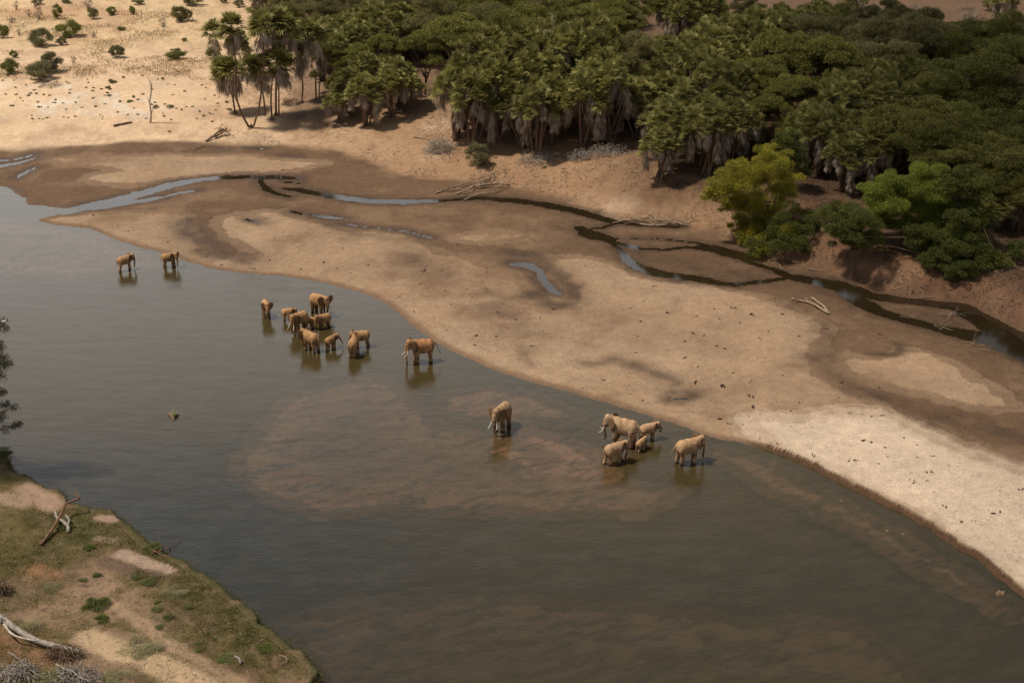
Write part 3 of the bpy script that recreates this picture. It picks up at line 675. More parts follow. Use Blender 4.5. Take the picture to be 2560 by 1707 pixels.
    for s, an in ((1, ears[0]), (-1, ears[1])):
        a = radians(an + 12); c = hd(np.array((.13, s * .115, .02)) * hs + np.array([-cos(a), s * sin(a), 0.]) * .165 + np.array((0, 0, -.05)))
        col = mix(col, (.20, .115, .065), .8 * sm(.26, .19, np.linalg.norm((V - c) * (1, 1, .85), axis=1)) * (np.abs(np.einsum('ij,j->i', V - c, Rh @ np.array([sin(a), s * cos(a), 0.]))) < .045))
    col = mix(col, (.33, .175, .082), .5 * sm(.0, .5, fbm(V[:, 0] * 2 + V[:, 1], V[:, 2] * 2 + yaw, .35, 9)))
    for s in (1, -1):
        ey = hd(np.array((.27, s * .105, .03)) * hs); col = mix(col, (.05, .035, .025), sm(.035, .018, np.linalg.norm(V - ey, axis=1)))
    t = empty('elephant', (base[0], base[1], 0), radians(yaw), (H_ * .90, H_ * 1.02, H_ * 1.06))
    tag(t, label, 'elephant', 'elephants wading in the river')
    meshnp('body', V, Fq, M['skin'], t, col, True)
    if tusk > 0:
        for s in (1, -1):
            L = tusk; pts = [(.30, s * .08, -.13), (.34, s * .09, -.20), (.34 + L * .25, s * (.09 + L * .16), -.20 - L * .45), (.34 + L * .58, s * (.09 + L * .24), -.20 - L * .68), (.34 + L * .95, s * (.09 + L * .22), -.20 - L * .70)]
            tv, tf = tube(np.array([hd(p) for p in pts]), [.020, .019, .016, .012, .006], 8)
            o_ = meshnp('tusk', tv, tf, M['ivory'], t, None, True)
    return t
EL = [
 (313,676,2.05,38,'lone elephant walking right at the far upper left of the river, trunk hanging',dict(sw=(.16,-.04,.03,-.16),hyaw=-10,hpitch=8,trunk='down',ears=(35,20),tail=0)),
 (424,668,2.0,3,'elephant in the shallows nearest the sandbar at upper left, head turned to the viewer',dict(sw=(.06,-.05,-.10,.10),hyaw=-48,hpitch=5,trunk='down',ears=(55,45),tusk=.22,tail=0)),
 (666,790,2.05,-72,'small-tusked elephant facing the viewer, standing alone at the left of the middle herd',dict(hyaw=4,hpitch=8,trunk='curl',ears=(55,30),tusk=.18)),
 (721,800,1.55,8,'young elephant stooping behind the front tusked cow, its head partly hidden',dict(sw=(.05,0,-.06,.04),hyaw=0,hpitch=28,trunk='down',ears=(20,20),calf=True)),
 (752,827,2.45,-128,'tusked cow facing the viewer with her ears out, in the middle of the herd',dict(hyaw=18,hpitch=6,trunk='down',ears=(58,50),tusk=.30)),
 (773,820,1.45,-30,'calf pressed to the right side of the tusked cow, trunk stretched right',dict(hyaw=5,hpitch=4,trunk='out',ears=(35,35),calf=True)),
 (798,785,2.65,-38,'big elephant with the longest white tusks, rearmost of the middle herd',dict(hyaw=-8,hpitch=16,trunk='down',ears=(75,35),tusk=.46,wide=1.06)),
 (812,819,1.80,-140,'young elephant standing in front of the long-tusked one, facing left',dict(hyaw=0,hpitch=8,trunk='down',ears=(40,40),calf=True)),
 (780,877,2.40,140,'elephant seen from behind with one ear spread, lower left of the herd',dict(sw=(.02,-.02,.0,-.04),hyaw=6,hpitch=14,trunk='down',ears=(70,20),tail=0,wide=1.05)),
 (827,872,1.60,48,'small elephant with dark raised ears and outstretched trunk at the herd\'s lower middle',dict(hyaw=-35,hpitch=5,trunk='reach',ears=(50,30),calf=True,tail=0)),
 (884,889,2.15,84,'elephant seen squarely from the rear at the lower right of the herd',dict(sw=(.02,.02,-.02,.02),hyaw=25,hpitch=10,trunk='down',ears=(30,15),wide=1.04)),
 (905,868,2.10,-158,'elephant behind the one seen from the rear, its tail lifted on the right',dict(sw=(0,0,.02,-.16),hyaw=10,hpitch=10,trunk='down',ears=(25,25),tail=2)),
 (1058,905,2.85,-164,'large orange-backed bull standing alone near the sandbar with trunk in the water',dict(sw=(-.02,.05,.02,-.05),hyaw=12,hpitch=5,trunk='water',ears=(30,38),tusk=.24,orange=.95,tail=1,wide=1.05)),
 (1256,1072,2.85,-114,'lone pale elephant with upright ear and two tusks, between the herds',dict(sw=(-.03,.03,0,0),hyaw=-2,hpitch=6,trunk='curl',ears=(32,48),tusk=.30,dust=.5)),
 (1560,1114,3.05,158,'biggest pale elephant of the lower right group, facing left with white tusks',dict(sw=(.04,-.02,.05,-.04),hyaw=6,hpitch=4,trunk='curl',ears=(25,24),tusk=.24,dust=.8,tail=0)),
 (1534,1158,2.25,26,'striding elephant in front of the biggest one, legs wide apart and curled tail',dict(sw=(.22,-.10,-.14,.10),hyaw=-12,hpitch=12,trunk='curl',ears=(28,26),tusk=.28,dust=.6,tail=0)),
 (1600,1127,1.30,52,'tiny calf between the biggest elephant and the medium one, smallest of all',dict(hyaw=-15,hpitch=4,trunk='down',ears=(35,25),calf=True,dust=.4)),
 (1619,1099,1.85,17,'medium elephant curling its trunk into its mouth, behind the tiny calf',dict(sw=(.03,-.03,0,.02),hyaw=-12,hpitch=2,trunk='mouth',ears=(35,32),tusk=.12,dust=.6)),
 (1717,1157,2.65,18,'rightmost elephant, walking right with long curved tusks and its tail trailing',dict(sw=(.06,-.06,-.08,.06),hyaw=8,hpitch=4,trunk='down',ears=(45,25),tusk=.34,dust=.5,tail=1)),
]
for px, py, h_, yw, lb, kw in EL: elephant(px, py, h_, yw, lb, **kw)
build_water()
#VEG
# ------------------------------------------------------------------ plant generators
def rhomb(base, ax, side, L, Wd, bend=None):
    """n leaf-shaped quads from arrays"""
    tip = base + ax * L[:, None]; mid = base + ax * (L * .5)[:, None]
    if bend is not None: tip = tip + bend
    s = side * (Wd * .5)[:, None]
    V = np.stack([base, mid + s, tip, mid - s], 1).reshape(-1, 3)
    return V, np.arange(len(base) * 4).reshape(-1, 4)
def unit(v): return v / (np.linalg.norm(v, axis=-1, keepdims=True) + 1e-9)
def leafcloud(r, blobs, n, L=.34, Wd=.12, droop=.25, shell=.55):
    B = []; A = []; Cc = []
    for c, rad, amt in blobs:
        k = int(n * amt); d = unit(r.normal(0, 1, (k, 3))); d[:, 2] = np.where(d[:, 2] < -.35, -d[:, 2] * .6, d[:, 2]); d = unit(d)
        u = shell + (1 - shell) * r.random(k) ** .7
        B.append(np.asarray(c) + d * np.asarray(rad) * u[:, None]); a = unit(d * .8 + r.normal(0, .65, (k, 3)) + np.array([0, 0, -droop])); A.append(a)
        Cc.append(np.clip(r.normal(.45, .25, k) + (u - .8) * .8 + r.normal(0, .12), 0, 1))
    B = np.concatenate(B); A = np.concatenate(A); Cc = np.concatenate(Cc)
    S = unit(np.cross(A, r.normal(0, 1, A.shape))); k = len(B)
    V, Fq = rhomb(B, A, S, L * r.uniform(.6, 1.3, k), Wd * r.uniform(.7, 1.3, k))
    return V, Fq, np.repeat(Cc, 4)
def crown_blobs(r, n, R, Hc, z0, br, flat=.55):
    bl = []
    for i in range(n):
        d = unit(r.normal(0, 1, 3)); d[2] = abs(d[2]) * (1 if r.random() < .68 else -.6); u = r.uniform(.5, 1) ** .6
        c = np.array([d[0] * R * u, d[1] * R * u, z0 + d[2] * Hc * u]); b = br * r.uniform(.65, 1.35)
        bl.append((c, (b, b, b * flat), (b / br) ** 2))
    return bl
def lobed_blobs(r, nl, R, Hc, z0, lobe, sub, ns, flat):
    bl = []
    for i in range(nl):
        a = i * 2.4 + r.normal(0, .4); u = math.sqrt((i + .4) / nl); c = np.array([cos(a) * R * u * .85, sin(a) * R * u * .85, z0 + Hc * (.95 - .95 * u ** 1.6) + r.normal(0, .55) - .3]); L = lobe * r.uniform(.7, 1.25)
        if r.random() < .3: c[2] -= r.uniform(1.2, 2.4)
        for k in range(ns):
            d = unit(r.normal(0, 1, 3)); d[2] = abs(d[2]) - .22; q = sub * r.uniform(.6, 1.3); bl.append((c + d * np.array([L, L, L * .55]) * r.uniform(.75, 1.05), (q * 1.25, q * 1.25, q * flat), (q / sub) ** 2))
        for k in range(4): bl.append((c + r.normal(0, .3, 3) * L * .6, (L * .5, L * .5, L * .3), 1.2))
    return bl
def make_tree(r, name, leafm, R, Hc, z0, nb, br, nl, L, Wd, droop=.25, bark='bark', flat=.55, trunks=1, tr=.28, shell=.5):
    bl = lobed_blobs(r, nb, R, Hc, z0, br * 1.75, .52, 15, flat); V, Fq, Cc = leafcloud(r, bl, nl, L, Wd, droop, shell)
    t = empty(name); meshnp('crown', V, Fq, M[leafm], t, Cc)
    parts = []
    for k in range(trunks):
        a = np.array([r.normal(0, .25) * (trunks > 1), r.normal(0, .25) * (trunks > 1), -.5]); top = np.array([r.normal(0, R * .25), r.normal(0, R * .25), z0 * .75])
        p = wander(a, top, 7, .08, r); parts.append(tube(p, np.linspace(tr, tr * .5, 7), 7))
        for j in r.choice(len(bl), min(len(bl), 9), replace=False):
            q = wander(p[r.integers(3, 7)], bl[j][0], 5, .06, r); parts.append(tube(q, np.linspace(tr * .4, .03, 5), 4))
    v, f = join(parts); meshnp('trunk', v, f, M[bark], t, None, True)
    return t
def fan_arrays(r, O, D, pet, rad, nb, span, drop, wid):
    """fan leaves: O origins, D directions (n,3)"""
    n = len(O); up = np.array([0, 0, 1.]); S = unit(np.cross(D, up + r.normal(0, .15, (n, 3)))); Nn = np.cross(S, D)
    hub = O + D * pet[:, None]
    ang = np.linspace(-span, span, nb) ; B = []; A = []; Sd = []; Ls = []; Ws = []; Bd = []
    sw = S * .03
    pv = np.stack([O - sw, O + sw, hub + sw * .6, hub - sw * .6], 1).reshape(-1, 3)
    for a in ang:
        a2 = a + r.normal(0, .05, n); ax = unit(D * np.cos(a2)[:, None] + S * np.sin(a2)[:, None] + Nn * (.28 * abs(sin(a)) )); B.append(hub); A.append(ax)
        Sd.append(unit(np.cross(ax, Nn))); Ls.append(rad * (1 - .22 * abs(a) / span) * r.uniform(.85, 1.1, n)); Ws.append(np.full(n, wid) * rad)
        Bd.append(np.array([0, 0, -1.]) * (drop * rad)[:, None])
    V, Fq = rhomb(np.concatenate(B), np.concatenate(A), np.concatenate(Sd), np.concatenate(Ls), np.concatenate(Ws), np.concatenate(Bd))
    return join([(V, Fq), (pv, np.arange(n * 4).reshape(-1, 4))])
def palm_head(r, c, s=1.0, ng=24, nd=22, skirt=2.0, tilt=(0, 0, 1), nb=11):
    c = np.asarray(c, float); t = np.asarray(tilt, float); t = t / np.linalg.norm(t)
    ph = r.random(ng) * 2 * pi; el = np.radians(np.interp(np.arange(ng) / ng, [0, .35, .75, 1], [82, 45, 8, -38])) + r.normal(0, .1, ng)
    D = np.stack([np.cos(el) * np.cos(ph), np.cos(el) * np.sin(ph), np.sin(el)], 1)
    ax = np.cross((0, 0, 1), t)
    D = unit(D + t * .35 - np.array([0, 0, .35]) )
    g = fan_arrays(r, np.repeat(c[None], ng, 0), D, r.uniform(.5, 1.0, ng) * s, r.uniform(.95, 1.35, ng) * s, nb, radians(100), r.uniform(.05, .3, ng), .135)
    gc = np.clip(r.normal(.45, .3, ng), 0, 1); gcv = np.concatenate([np.tile(np.repeat(gc, 4), nb), np.repeat(gc, 4)])
    d = None
    if nd > 2:
        ph = r.random(nd) * 2 * pi; u = r.random(nd); O = c + np.stack([np.cos(ph) * .15, np.sin(ph) * .15, -u * skirt * .75], 1) * s - t * .2
        D = unit(np.stack([np.cos(ph) * .55, np.sin(ph) * .55, np.full(nd, -1.) - u], 1) + r.normal(0, .12, (nd, 3)))
        dv, df = fan_arrays(r, O, D, r.uniform(.35, .8, nd) * s, r.uniform(.6, 1.25, nd) * s, 5, radians(26), r.uniform(.1, .3, nd), .075)
        dc = np.clip(r.normal(.5, .3, nd), 0, 1); dcv = np.concatenate([np.tile(np.repeat(dc, 4), 5), np.repeat(dc, 4)]); d = (dv, df, dcv)
    return (g[0], g[1], gcv), d
def join3(L):
    v, f = join([(a, b) for a, b, c in L]); return v, f, np.concatenate([c for a, b, c in L])
def palm_thing(r, heads, stems, label=None, group=None, trunkm='bark', loc=(0, 0, 0)):
    t = empty('doum_palm', loc); Gs = []; Ds = []
    for h in heads:
        g, d = palm_head(r, **h); Gs.append(g)
        if d: Ds.append(d)
    v, f, c = join3(Gs); meshnp('crown', v, f, M['palm'], t, c)
    if Ds and label:
        for D_ in Ds: meshnp('dead_frond_skirt', D_[0], D_[1], M['dead'], t, D_[2])
    elif Ds: v, f, c = join3(Ds); meshnp('dead_frond_skirt', v, f, M['dead'], t, c)
    v, f = join([tube(p, rr, 7) for p, rr in stems]); meshnp('trunk', v, f, M[trunkm], t, None, True)
    if label: tag(t, label, 'palm tree', group)
    return t
def palm_clump(r, R, zc, nh, s=1.0, sk=1.0):
    """many-headed palm: dome of heads over forked stems, centre of the dome zc above ground"""
    heads = []; stems = []
    for i in range(nh):
        a = i * 2.4 + r.normal(0, .3); u = math.sqrt((i + .5) / nh); x_, y_ = cos(a) * R * u, sin(a) * R * u; z_ = zc + R * .66 * (1 - u * u) - .7 * u * u + r.normal(0, .22)
        heads.append(dict(c=(x_, y_, z_), s=s * r.uniform(.85, 1.15), ng=22, nd=int((8 + sk * 34 * u) * (r.random() > .15)), skirt=sk * r.uniform(.8, 2.8) * (.6 + .6 * u), tilt=(cos(a) * u * .9, sin(a) * u * .9, 1), nb=11))
        if i % 3 == 0:
            b = np.array([r.normal(0, .35), r.normal(0, .35), -.6]); m_ = b * .5 + np.array([x_ * .3, y_ * .3, zc * .45]); 
            tt = np.linspace(0, 1, 8)[:, None]; e_ = np.array([x_, y_, z_ - .2]); p = (1 - tt) ** 2 * b + 2 * tt * (1 - tt) * m_ + tt ** 2 * e_
            stems.append((p, np.linspace(.20, .13, 8)))
    return heads, stems
def clone(src, loc, rz, s, label, group, cat=None, mats=None):
    c = src.copy(); C.objects.link(c); c.location = loc; c.rotation_euler = (0, 0, rz); c.scale = (s, s, s) if np.isscalar(s) else s
    c['label'] = label
    if group: c['group'] = group
    if cat: c['category'] = cat
    for ch in list(src.children):
        d = ch.copy(); C.objects.link(d); d.parent = c
    return c
used = set()
def place(src, loc, rz, s, label, group, cat):
    if src.name not in used:
        used.add(src.name); src.location = loc; src.rotation_euler = (0, 0, rz); src.scale = (s, s, s) if np.isscalar(s) else s
        tag(src, label, cat, group); return src
    return clone(src, loc, rz, s, label, group, cat)
def upright(px, py, zrel, z0=None):
    """base point on the ground under a crown point that floats zrel above ground and is seen at the pixel"""
    z = 3.5
    for _ in range(12):
        p = W(px, py, z + zrel); z = .5 * z + .5 * gz(p[0], p[1])
    return np.array([p[0], p[1], gz(p[0], p[1])])

# ------------------------------------------------------------------ many-headed palms of the thickets
r = np.random.default_rng(11)
PAL = []
for i in range(4):
    hd_, st_ = palm_clump(r, 3.3, 6.2 + .25 * i, 17, .86, 1.0); PAL.append((palm_thing(r, hd_, st_), 6.2 + .25 * i))
PALF = []     # front row, heavy skirts
for i in range(4):
    hd_, st_ = palm_clump(r, 3.1, 6.3, 16, .88, 1.7); PALF.append((palm_thing(r, hd_, st_), 6.0))
def inpoly(x, y, L): return bool(inside(np.array([[x, y]], float), L)[0])
ORD = ['first', 'second', 'third', 'fourth', 'fifth', 'sixth', 'seventh', 'eighth', 'ninth', 'tenth', 'eleventh', 'twelfth', 'thirteenth', 'fourteenth']
ROWN = {1: ['only'], 2: ['front', 'back'], 3: ['front', 'middle', 'back'], 4: ['front', 'second', 'third', 'back'], 5: ['front', 'second', 'middle', 'fourth', 'back'], 6: ['front', 'second', 'third', 'fourth', 'fifth', 'back'], 7: ['front', 'second', 'third', 'middle', 'fifth', 'sixth', 'back'], 8: ['front', 'second', 'third', 'fourth', 'fifth', 'sixth', 'seventh', 'back']}
def scatter(poly, zf, zb, spacing, seed, tries=2600):
    r = np.random.default_rng(seed); ys = [p[1] for p in poly]; xs = [p[0] for p in poly]; pts = []
    for _ in range(tries):
        x_, y_ = r.uniform(min(xs), max(xs)), r.uniform(min(ys), max(ys))
        if not inpoly(x_, y_, poly): continue
        k = (y_ - min(ys)) / (max(ys) - min(ys)); zc = zb + (zf - zb) * k + r.normal(0, .5)
        b = upright(x_, y_, zc)
        if all(math.hypot(b[0] - q[0][0], b[1] - q[0][1]) > spacing for q in pts): pts.append((b, zc, x_, y_))
    pts.sort(key=lambda q: -q[3]); n = len(pts); nr = max(1, min(8, round(n / 7))); per = math.ceil(n / nr); out = []
    nr = math.ceil(n / per)
    for j in range(nr):
        row = sorted(pts[j * per:(j + 1) * per], key=lambda q: q[2])
        for i, q in enumerate(row): out.append((*q, j, (ROWN[nr][j] + ' row, ' + ORD[i] + ' from left') if nr > 1 else ORD[i] + ' from left'))
    return out
def thicket(poly, zf, zb, label, group, spacing=4.3, seed=1):
    r = np.random.default_rng(seed)
    for b, zc, x_, y_, j, wh in scatter(poly, zf, zb, spacing, seed):
        src, z0 = (PALF if j == 0 else PAL)[r.integers(0, 4)]; s = zc / (z0 + .9); sxy = min(1.15, .45 + .55 * s)
        place(src, b, r.uniform(0, 6.28), (sxy, sxy, s if j else 1.0 * s), ('palm of ' if 'above the yellow' not in label else 'palm, ') + label + ', ' + wh, group, 'palm tree')
TH = [
 ([(1125,230),(1150,165),(1220,115),(1330,90),(1480,85),(1550,110),(1540,170),(1520,215),(1440,235),(1400,262),(1330,270),(1260,235),(1180,230)], 7.5, 14.0, 'the broad domed thicket', 'palms of the broad domed thicket'),
 ([(1553,215),(1580,170),(1660,120),(1760,80),(1890,60),(1960,75),(1900,110),(1820,150),(1750,175),(1690,205),(1640,240),(1590,245)], 6.5, 11.5, 'the narrow rising thicket', 'palms of the narrow rising thicket'),
 ([(1632,345),(1650,290),(1690,235),(1760,205),(1840,190),(1870,230),(1885,270),(1865,300),(1800,312),(1750,305),(1700,325),(1680,370),(1645,380)], 5.6, 10.5, 'the rounded thicket above yellow tree', 'palms of the rounded thicket'),
 ([(2015,295),(2060,245),(2120,200),(2200,185),(2300,180),(2320,230),(2270,280),(2230,330),(2200,385),(2150,390),(2090,360),(2040,330)], 6.0, 10.5, 'the pale right thicket', 'palms of the right-hand thicket'),
 ([(850,210),(900,165),(960,155),(1020,165),(1015,200),(950,210),(890,235),(850,240)], 5.2, 8.0, 'the open stand left of the big green tree', 'palms of the open left stand'),
 ([(770,95),(800,75),(880,55),(960,30),(1010,20),(1000,60),(930,90),(850,120),(780,120)], 7, 9, 'the skirted clump behind the open stand', 'palms of the back row'),
 ([(1180,10),(1230,-10),(1290,0),(1270,20),(1200,25)], 7, 9, 'the clump almost at the top edge', 'palms at the top edge'),
 ([(1665,15),(1720,0),(1785,5),(1775,28),(1700,32)], 7, 8, 'the top-edge clump by orange ground', 'palms by the orange ground'),
 ([(1880,60),(1960,35),(2050,25),(2080,50),(1990,80),(1900,90)], 7, 9, 'the upper end of the rising thicket', 'palms of the upper rising thicket'),
]
for i, (poly, zf, zb, lb, gp) in enumerate(TH): thicket(poly, zf, zb, lb, gp, 4.3 if i not in (4, 5) else 5.2, 100 + i)
def snag_tree(px, py, zc, label, seed):
    r = np.random.default_rng(seed); b = upright(px, py, zc); t = empty('dead_tree', b); tb = [tube(wander((0, 0, -.3), (.3, 0, zc - 1.5), 6, .08, r), np.linspace(.22, .12, 6), 6)]
    for k in range(4): tb += branchy((.3, 0, zc - 1.6), np.array([r.normal(0, .8), r.normal(0, .8), 1.]), r.uniform(2.0, 3.6), .10, r, 2, .5, 2, 4, .1, 5)[0]
    v, f = join(tb); meshnp('trunk', v, f, M['white'], t, None, True); tag(t, label, 'dead tree')
snag_tree(1405, 88, 15.5, 'pale dead branches poking out of the domed thicket, left of two', 1)
snag_tree(1462, 72, 15.5, 'pale dead branches poking out of the domed thicket, right of two', 2)
# palms placed one by one: crown pixel, centre height, scale, label
for px, py, zc, s, lb, gp in [
 (2500,500,4.2,1.0,'palm with a long grey skirt at the right edge below the dark trees',None),
 (2555,480,5.4,1.0,'palm cut by the right edge behind the grey-skirted palm',None),
 (1015,205,5.2,.95,'palm with the long silvery skirt at the right end of the left stand',None),
 (845,250,4.2,.85,'low palm at the left end of the left stand, hanging over the sand',None),
 (655,-12,6,.8,'palm half cut by the top edge above the tall forked palm',None),
 (2140,-5,6,.9,'grey-skirted palm at the top edge above the olive trees at right',None),
 (2520,-5,7,.9,'palm on bare stems at the top right corner',None)]:
    src, z0 = PALF[int(px) % 4]; place(src, upright(px, py, zc), px * 1.7, (s, s, zc / (z0 + .9)), lb, gp, 'palm tree')
# free-standing palms at the left, stems traced
def traced_palm(base, stems, heads, label, sk=1.5, fat=.2):
    Y = G(*base)[1]; r = np.random.default_rng(int(base[0])); B = G(*base)
    st = []
    for path, r0 in stems:
        p = np.array([onY(x_, y_, Y) for x_, y_ in path]); p[:, 1] += np.linspace(0, r.normal(0, .8), len(p))
        tt = np.linspace(0, len(p) - 1, len(p) * 4); q = np.stack([np.interp(tt, range(len(p)), p[:, k]) for k in range(3)], 1)
        q[1:-1] = (q[:-2] + q[1:-1] * 2 + q[2:]) / 4; st.append((q - B, np.linspace(r0 * .7, r0 * .42, len(q))))
    hs = []
    for x_, y_, s_, skl, nd in heads:
        c = onY(x_, y_, Y + r.normal(0, .5)) - B; hs.append(dict(c=c, s=s_ * 1.35, ng=38, nd=int(nd * 1.9), skirt=skl * 1.1, nb=11))
    st.append((np.array([(0, 0, -.4), (0, 0, .25), (0, 0, .7)]), [1.0 * fat * 3.2, .7 * fat * 3, .15]))
    return palm_thing(r, hs, st, label, None, 'bark', B)
traced_palm((628,320), [([(622,318),(605,285),(592,245),(590,200),(592,150),(585,110),(578,80)], .30), ([(634,316),(648,270),(655,220),(661,160),(660,110),(655,70)], .26)],
 [(578,66,1.3,2.0,26),(655,62,1.25,1.4,18),(567,88,.9,1.0,10)], 'tall slender palm of two curved stems forking from one sandy mound at the left')
traced_palm((690,288), [([(690,288),(690,220),(692,160),(692,135)], .30), ([(692,140),(684,120),(672,105),(655,92)], .2), ([(692,140),(700,120),(716,105),(724,85)], .2), ([(692,138),(690,110),(688,80)], .24)],
 [(648,80,1.2,1.3,16),(668,60,1.3,1.2,16),(690,55,1.4,2.0,30),(712,62,1.2,1.4,22),(726,80,1.15,1.3,18),(700,80,1.1,2.2,26)], 'tall forked palm with a wide crown on candelabra limbs beside the open sand')
traced_palm((588,284), [([(588,284),(583,245),(575,215),(565,190)], .26), ([(583,245),(585,215),(582,190)], .2)],
 [(548,172,1.1,2.2,34),(572,170,1.2,2.4,36),(590,178,1.1,2.2,30),(556,182,1.0,2.2,26)], 'short palm with a thick grey skirt, left foot of the tall slender palms')
traced_palm((680,300), [([(680,300),(677,260),(678,220),(685,170)], .28), ([(663,290),(660,250),(652,210),(640,180)], .24), ([(697,290),(697,240),(695,200),(700,170)], .22)],
 [(625,166,1.1,1.6,20),(645,164,1.2,1.8,24),(660,172,1.1,2.2,30),(680,150,1.1,1.6,20),(700,148,1.2,2.4,36),(715,165,1.0,2.2,26)], 'low three-stemmed palm with heavy grey skirts under the tall forked palm')
traced_palm((533,200), [([(560,190),(555,150),(545,115),(533,85)], .2)], [(533,80,1.15,1.0,12)], 'small single-headed palm leaning left beside the tall slender stems')
traced_palm((754,256), [([(754,256),(757,215),(752,170),(750,120)], .26), ([(790,250),(788,210),(786,180)], .26), ([(797,246),(800,200),(802,170)], .2)],
 [(750,105,1.3,3.0,46),(768,80,1.2,1.6,20),(790,92,1.2,1.4,20),(742,130,1.0,3.0,30)], 'dark-trunked palm with a ragged skirt at the shaded gap left of the stand')

# ------------------------------------------------------------------ leafy trees
r = np.random.default_rng(21)
TV = {}
for nm, lm in (('dark', 'acacia'), ('olive', 'olive')):
    TV[nm] = [make_tree(r, 'acacia_tree', lm, 4.9, 4.6, 5.6, 13, 1.0 + .15 * q_, 230, .27, .065, .55, flat=.62) for q_ in range(5)]
def tree_at(kind, px, py, zc, s, label, group, vz=1.0, i=None):
    i = int(px * 7 + py) % 5 if i is None else i; src = TV[kind][i % len(TV[kind])]
    b = upright(px, py, zc * 1.0); sz = zc / 7.2
    place(src, b, (px * 13 % 628) / 100, (s, s, sz * vz), label, group, 'tree')
TREES = [ # kind, crown centre px, py, centre height, scale, label, group
 ('dark',1130,85,11,1.55,'big rounded dark green tree between the left stand and the domed thicket',None),
 ('dark',1060,120,9,1.0,'dark green tree leaning over the left stand from behind',None),
 ('dark',1180,40,9,1.1,'green tree behind the big rounded one, nearly at the top edge',None),
 ('dark',1085,30,8,1.1,'green tree behind and left of the big rounded one',None),
 ('olive',1505,15,9,1.0,'dull olive tree at the top edge over the domed thicket',None),
 ('olive',1585,135,11,1.15,'dull brownish-green tree between the domed and the rising thicket',None),
 ('olive',1550,180,8.5,.9,'lower brownish-green tree over the dark gap of mid bank',None),
 ('dark',1595,8,9,.95,'dark tree at the top edge left of the skirted palms',None),
 ('olive',1870,15,7,.9,'greyish green bush tree at the top edge right of the skirted palms',None),
 ('olive',1830,120,9,.8,'olive tree rising out of the narrow rising thicket',None),
 ('dark',1960,135,12,1.45,'great spreading dark tree above the rounded thicket, left one of two',None),
 ('dark',2070,150,12,1.4,'great spreading dark tree right of the other great one',None),
 ('dark',1900,190,10,1.1,'dark tree between the rounded thicket and the great spreading one',None),
 ('dark',1985,230,9,1.15,'dark tree hanging over the black gap behind the yellow tree',None),
 ('dark',1930,275,7.5,.8,'dark tree at the right shoulder of the rounded thicket',None),
 ('dark',2010,310,6.5,.75,'dark tree low in the black gap, beside the right thicket',None),
 ('olive',2230,35,9,1.0,'yellowish olive tree standing highest in the upper right wood',None),
 ('dark',2640,300,10,1.5,'dark tree just cut by the right edge',None),
 ('dark',2680,450,9,1.4,'dark tree just cut by the right edge, lower one',None),
 ('dark',820,135,7,.75,'thin dark tree in front of the back palms, left of the open stand',None),
 ('dark',895,140,7,.8,'thin dark tree behind the palms of the open stand',None),
 ('dark',960,120,8,.8,'thin dark tree behind the right end of the open stand',None),
 ('olive',600,112,7,.5,'small pale green tree growing just behind the tall slender palm',None),
 ('olive',2560,75,7,.85,'yellowish olive tree at the right edge below the orange clearing',None),
]
for kd, px, py, zc, s, lb, gp in TREES: tree_at(kd, px, py, zc, s, lb, gp)
def wood(kind, poly, zf, zb, label, group, spacing, seed, sc_=1.2):
    r = np.random.default_rng(seed)
    for b, zc, x_, y_, j, wh in scatter(poly, zf, zb, spacing, seed, 900):
        src = TV[kind if r.random() > .22 else ('olive' if kind == 'dark' else 'dark')][r.integers(0, 5)]; s = sc_ * r.uniform(.75, 1.3)
        place(src, b, r.uniform(0, 6.28), (s, s, zc / 7.2 * r.uniform(.9, 1.12)), 'tree of ' + label + ', ' + wh, group, 'tree')
wood('dark', [(2150,130),(2300,95),(2450,85),(2580,100),(2600,400),(2540,440),(2440,430),(2380,400),(2290,385),(2235,360),(2270,300),(2330,250),(2330,170),(2160,170)], 7.5, 11.5, 'the dark wood at right', 'trees of the dark wood', 7.0, 201, 1.5)
wood('dark', [(1010,-25),(1560,-25),(1560,60),(1470,80),(1250,95),(1180,60),(1000,55)], 8, 9, 'the back row over the domed thicket', 'trees of the back row', 5.2, 203, 1.15)
wood('olive', [(705,-20),(1000,-25),(1000,30),(900,45),(800,75),(710,60)], 6, 7, 'the grey olive scrub left of the back row', 'trees of the olive scrub', 6.0, 204, .8)
wood('olive', [(2010,70),(2100,45),(2200,45),(2330,75),(2330,100),(2160,140),(2090,110),(2020,100)], 9, 10, 'the olive upper right wood', 'trees of the olive wood', 6.5, 202, 1.1)
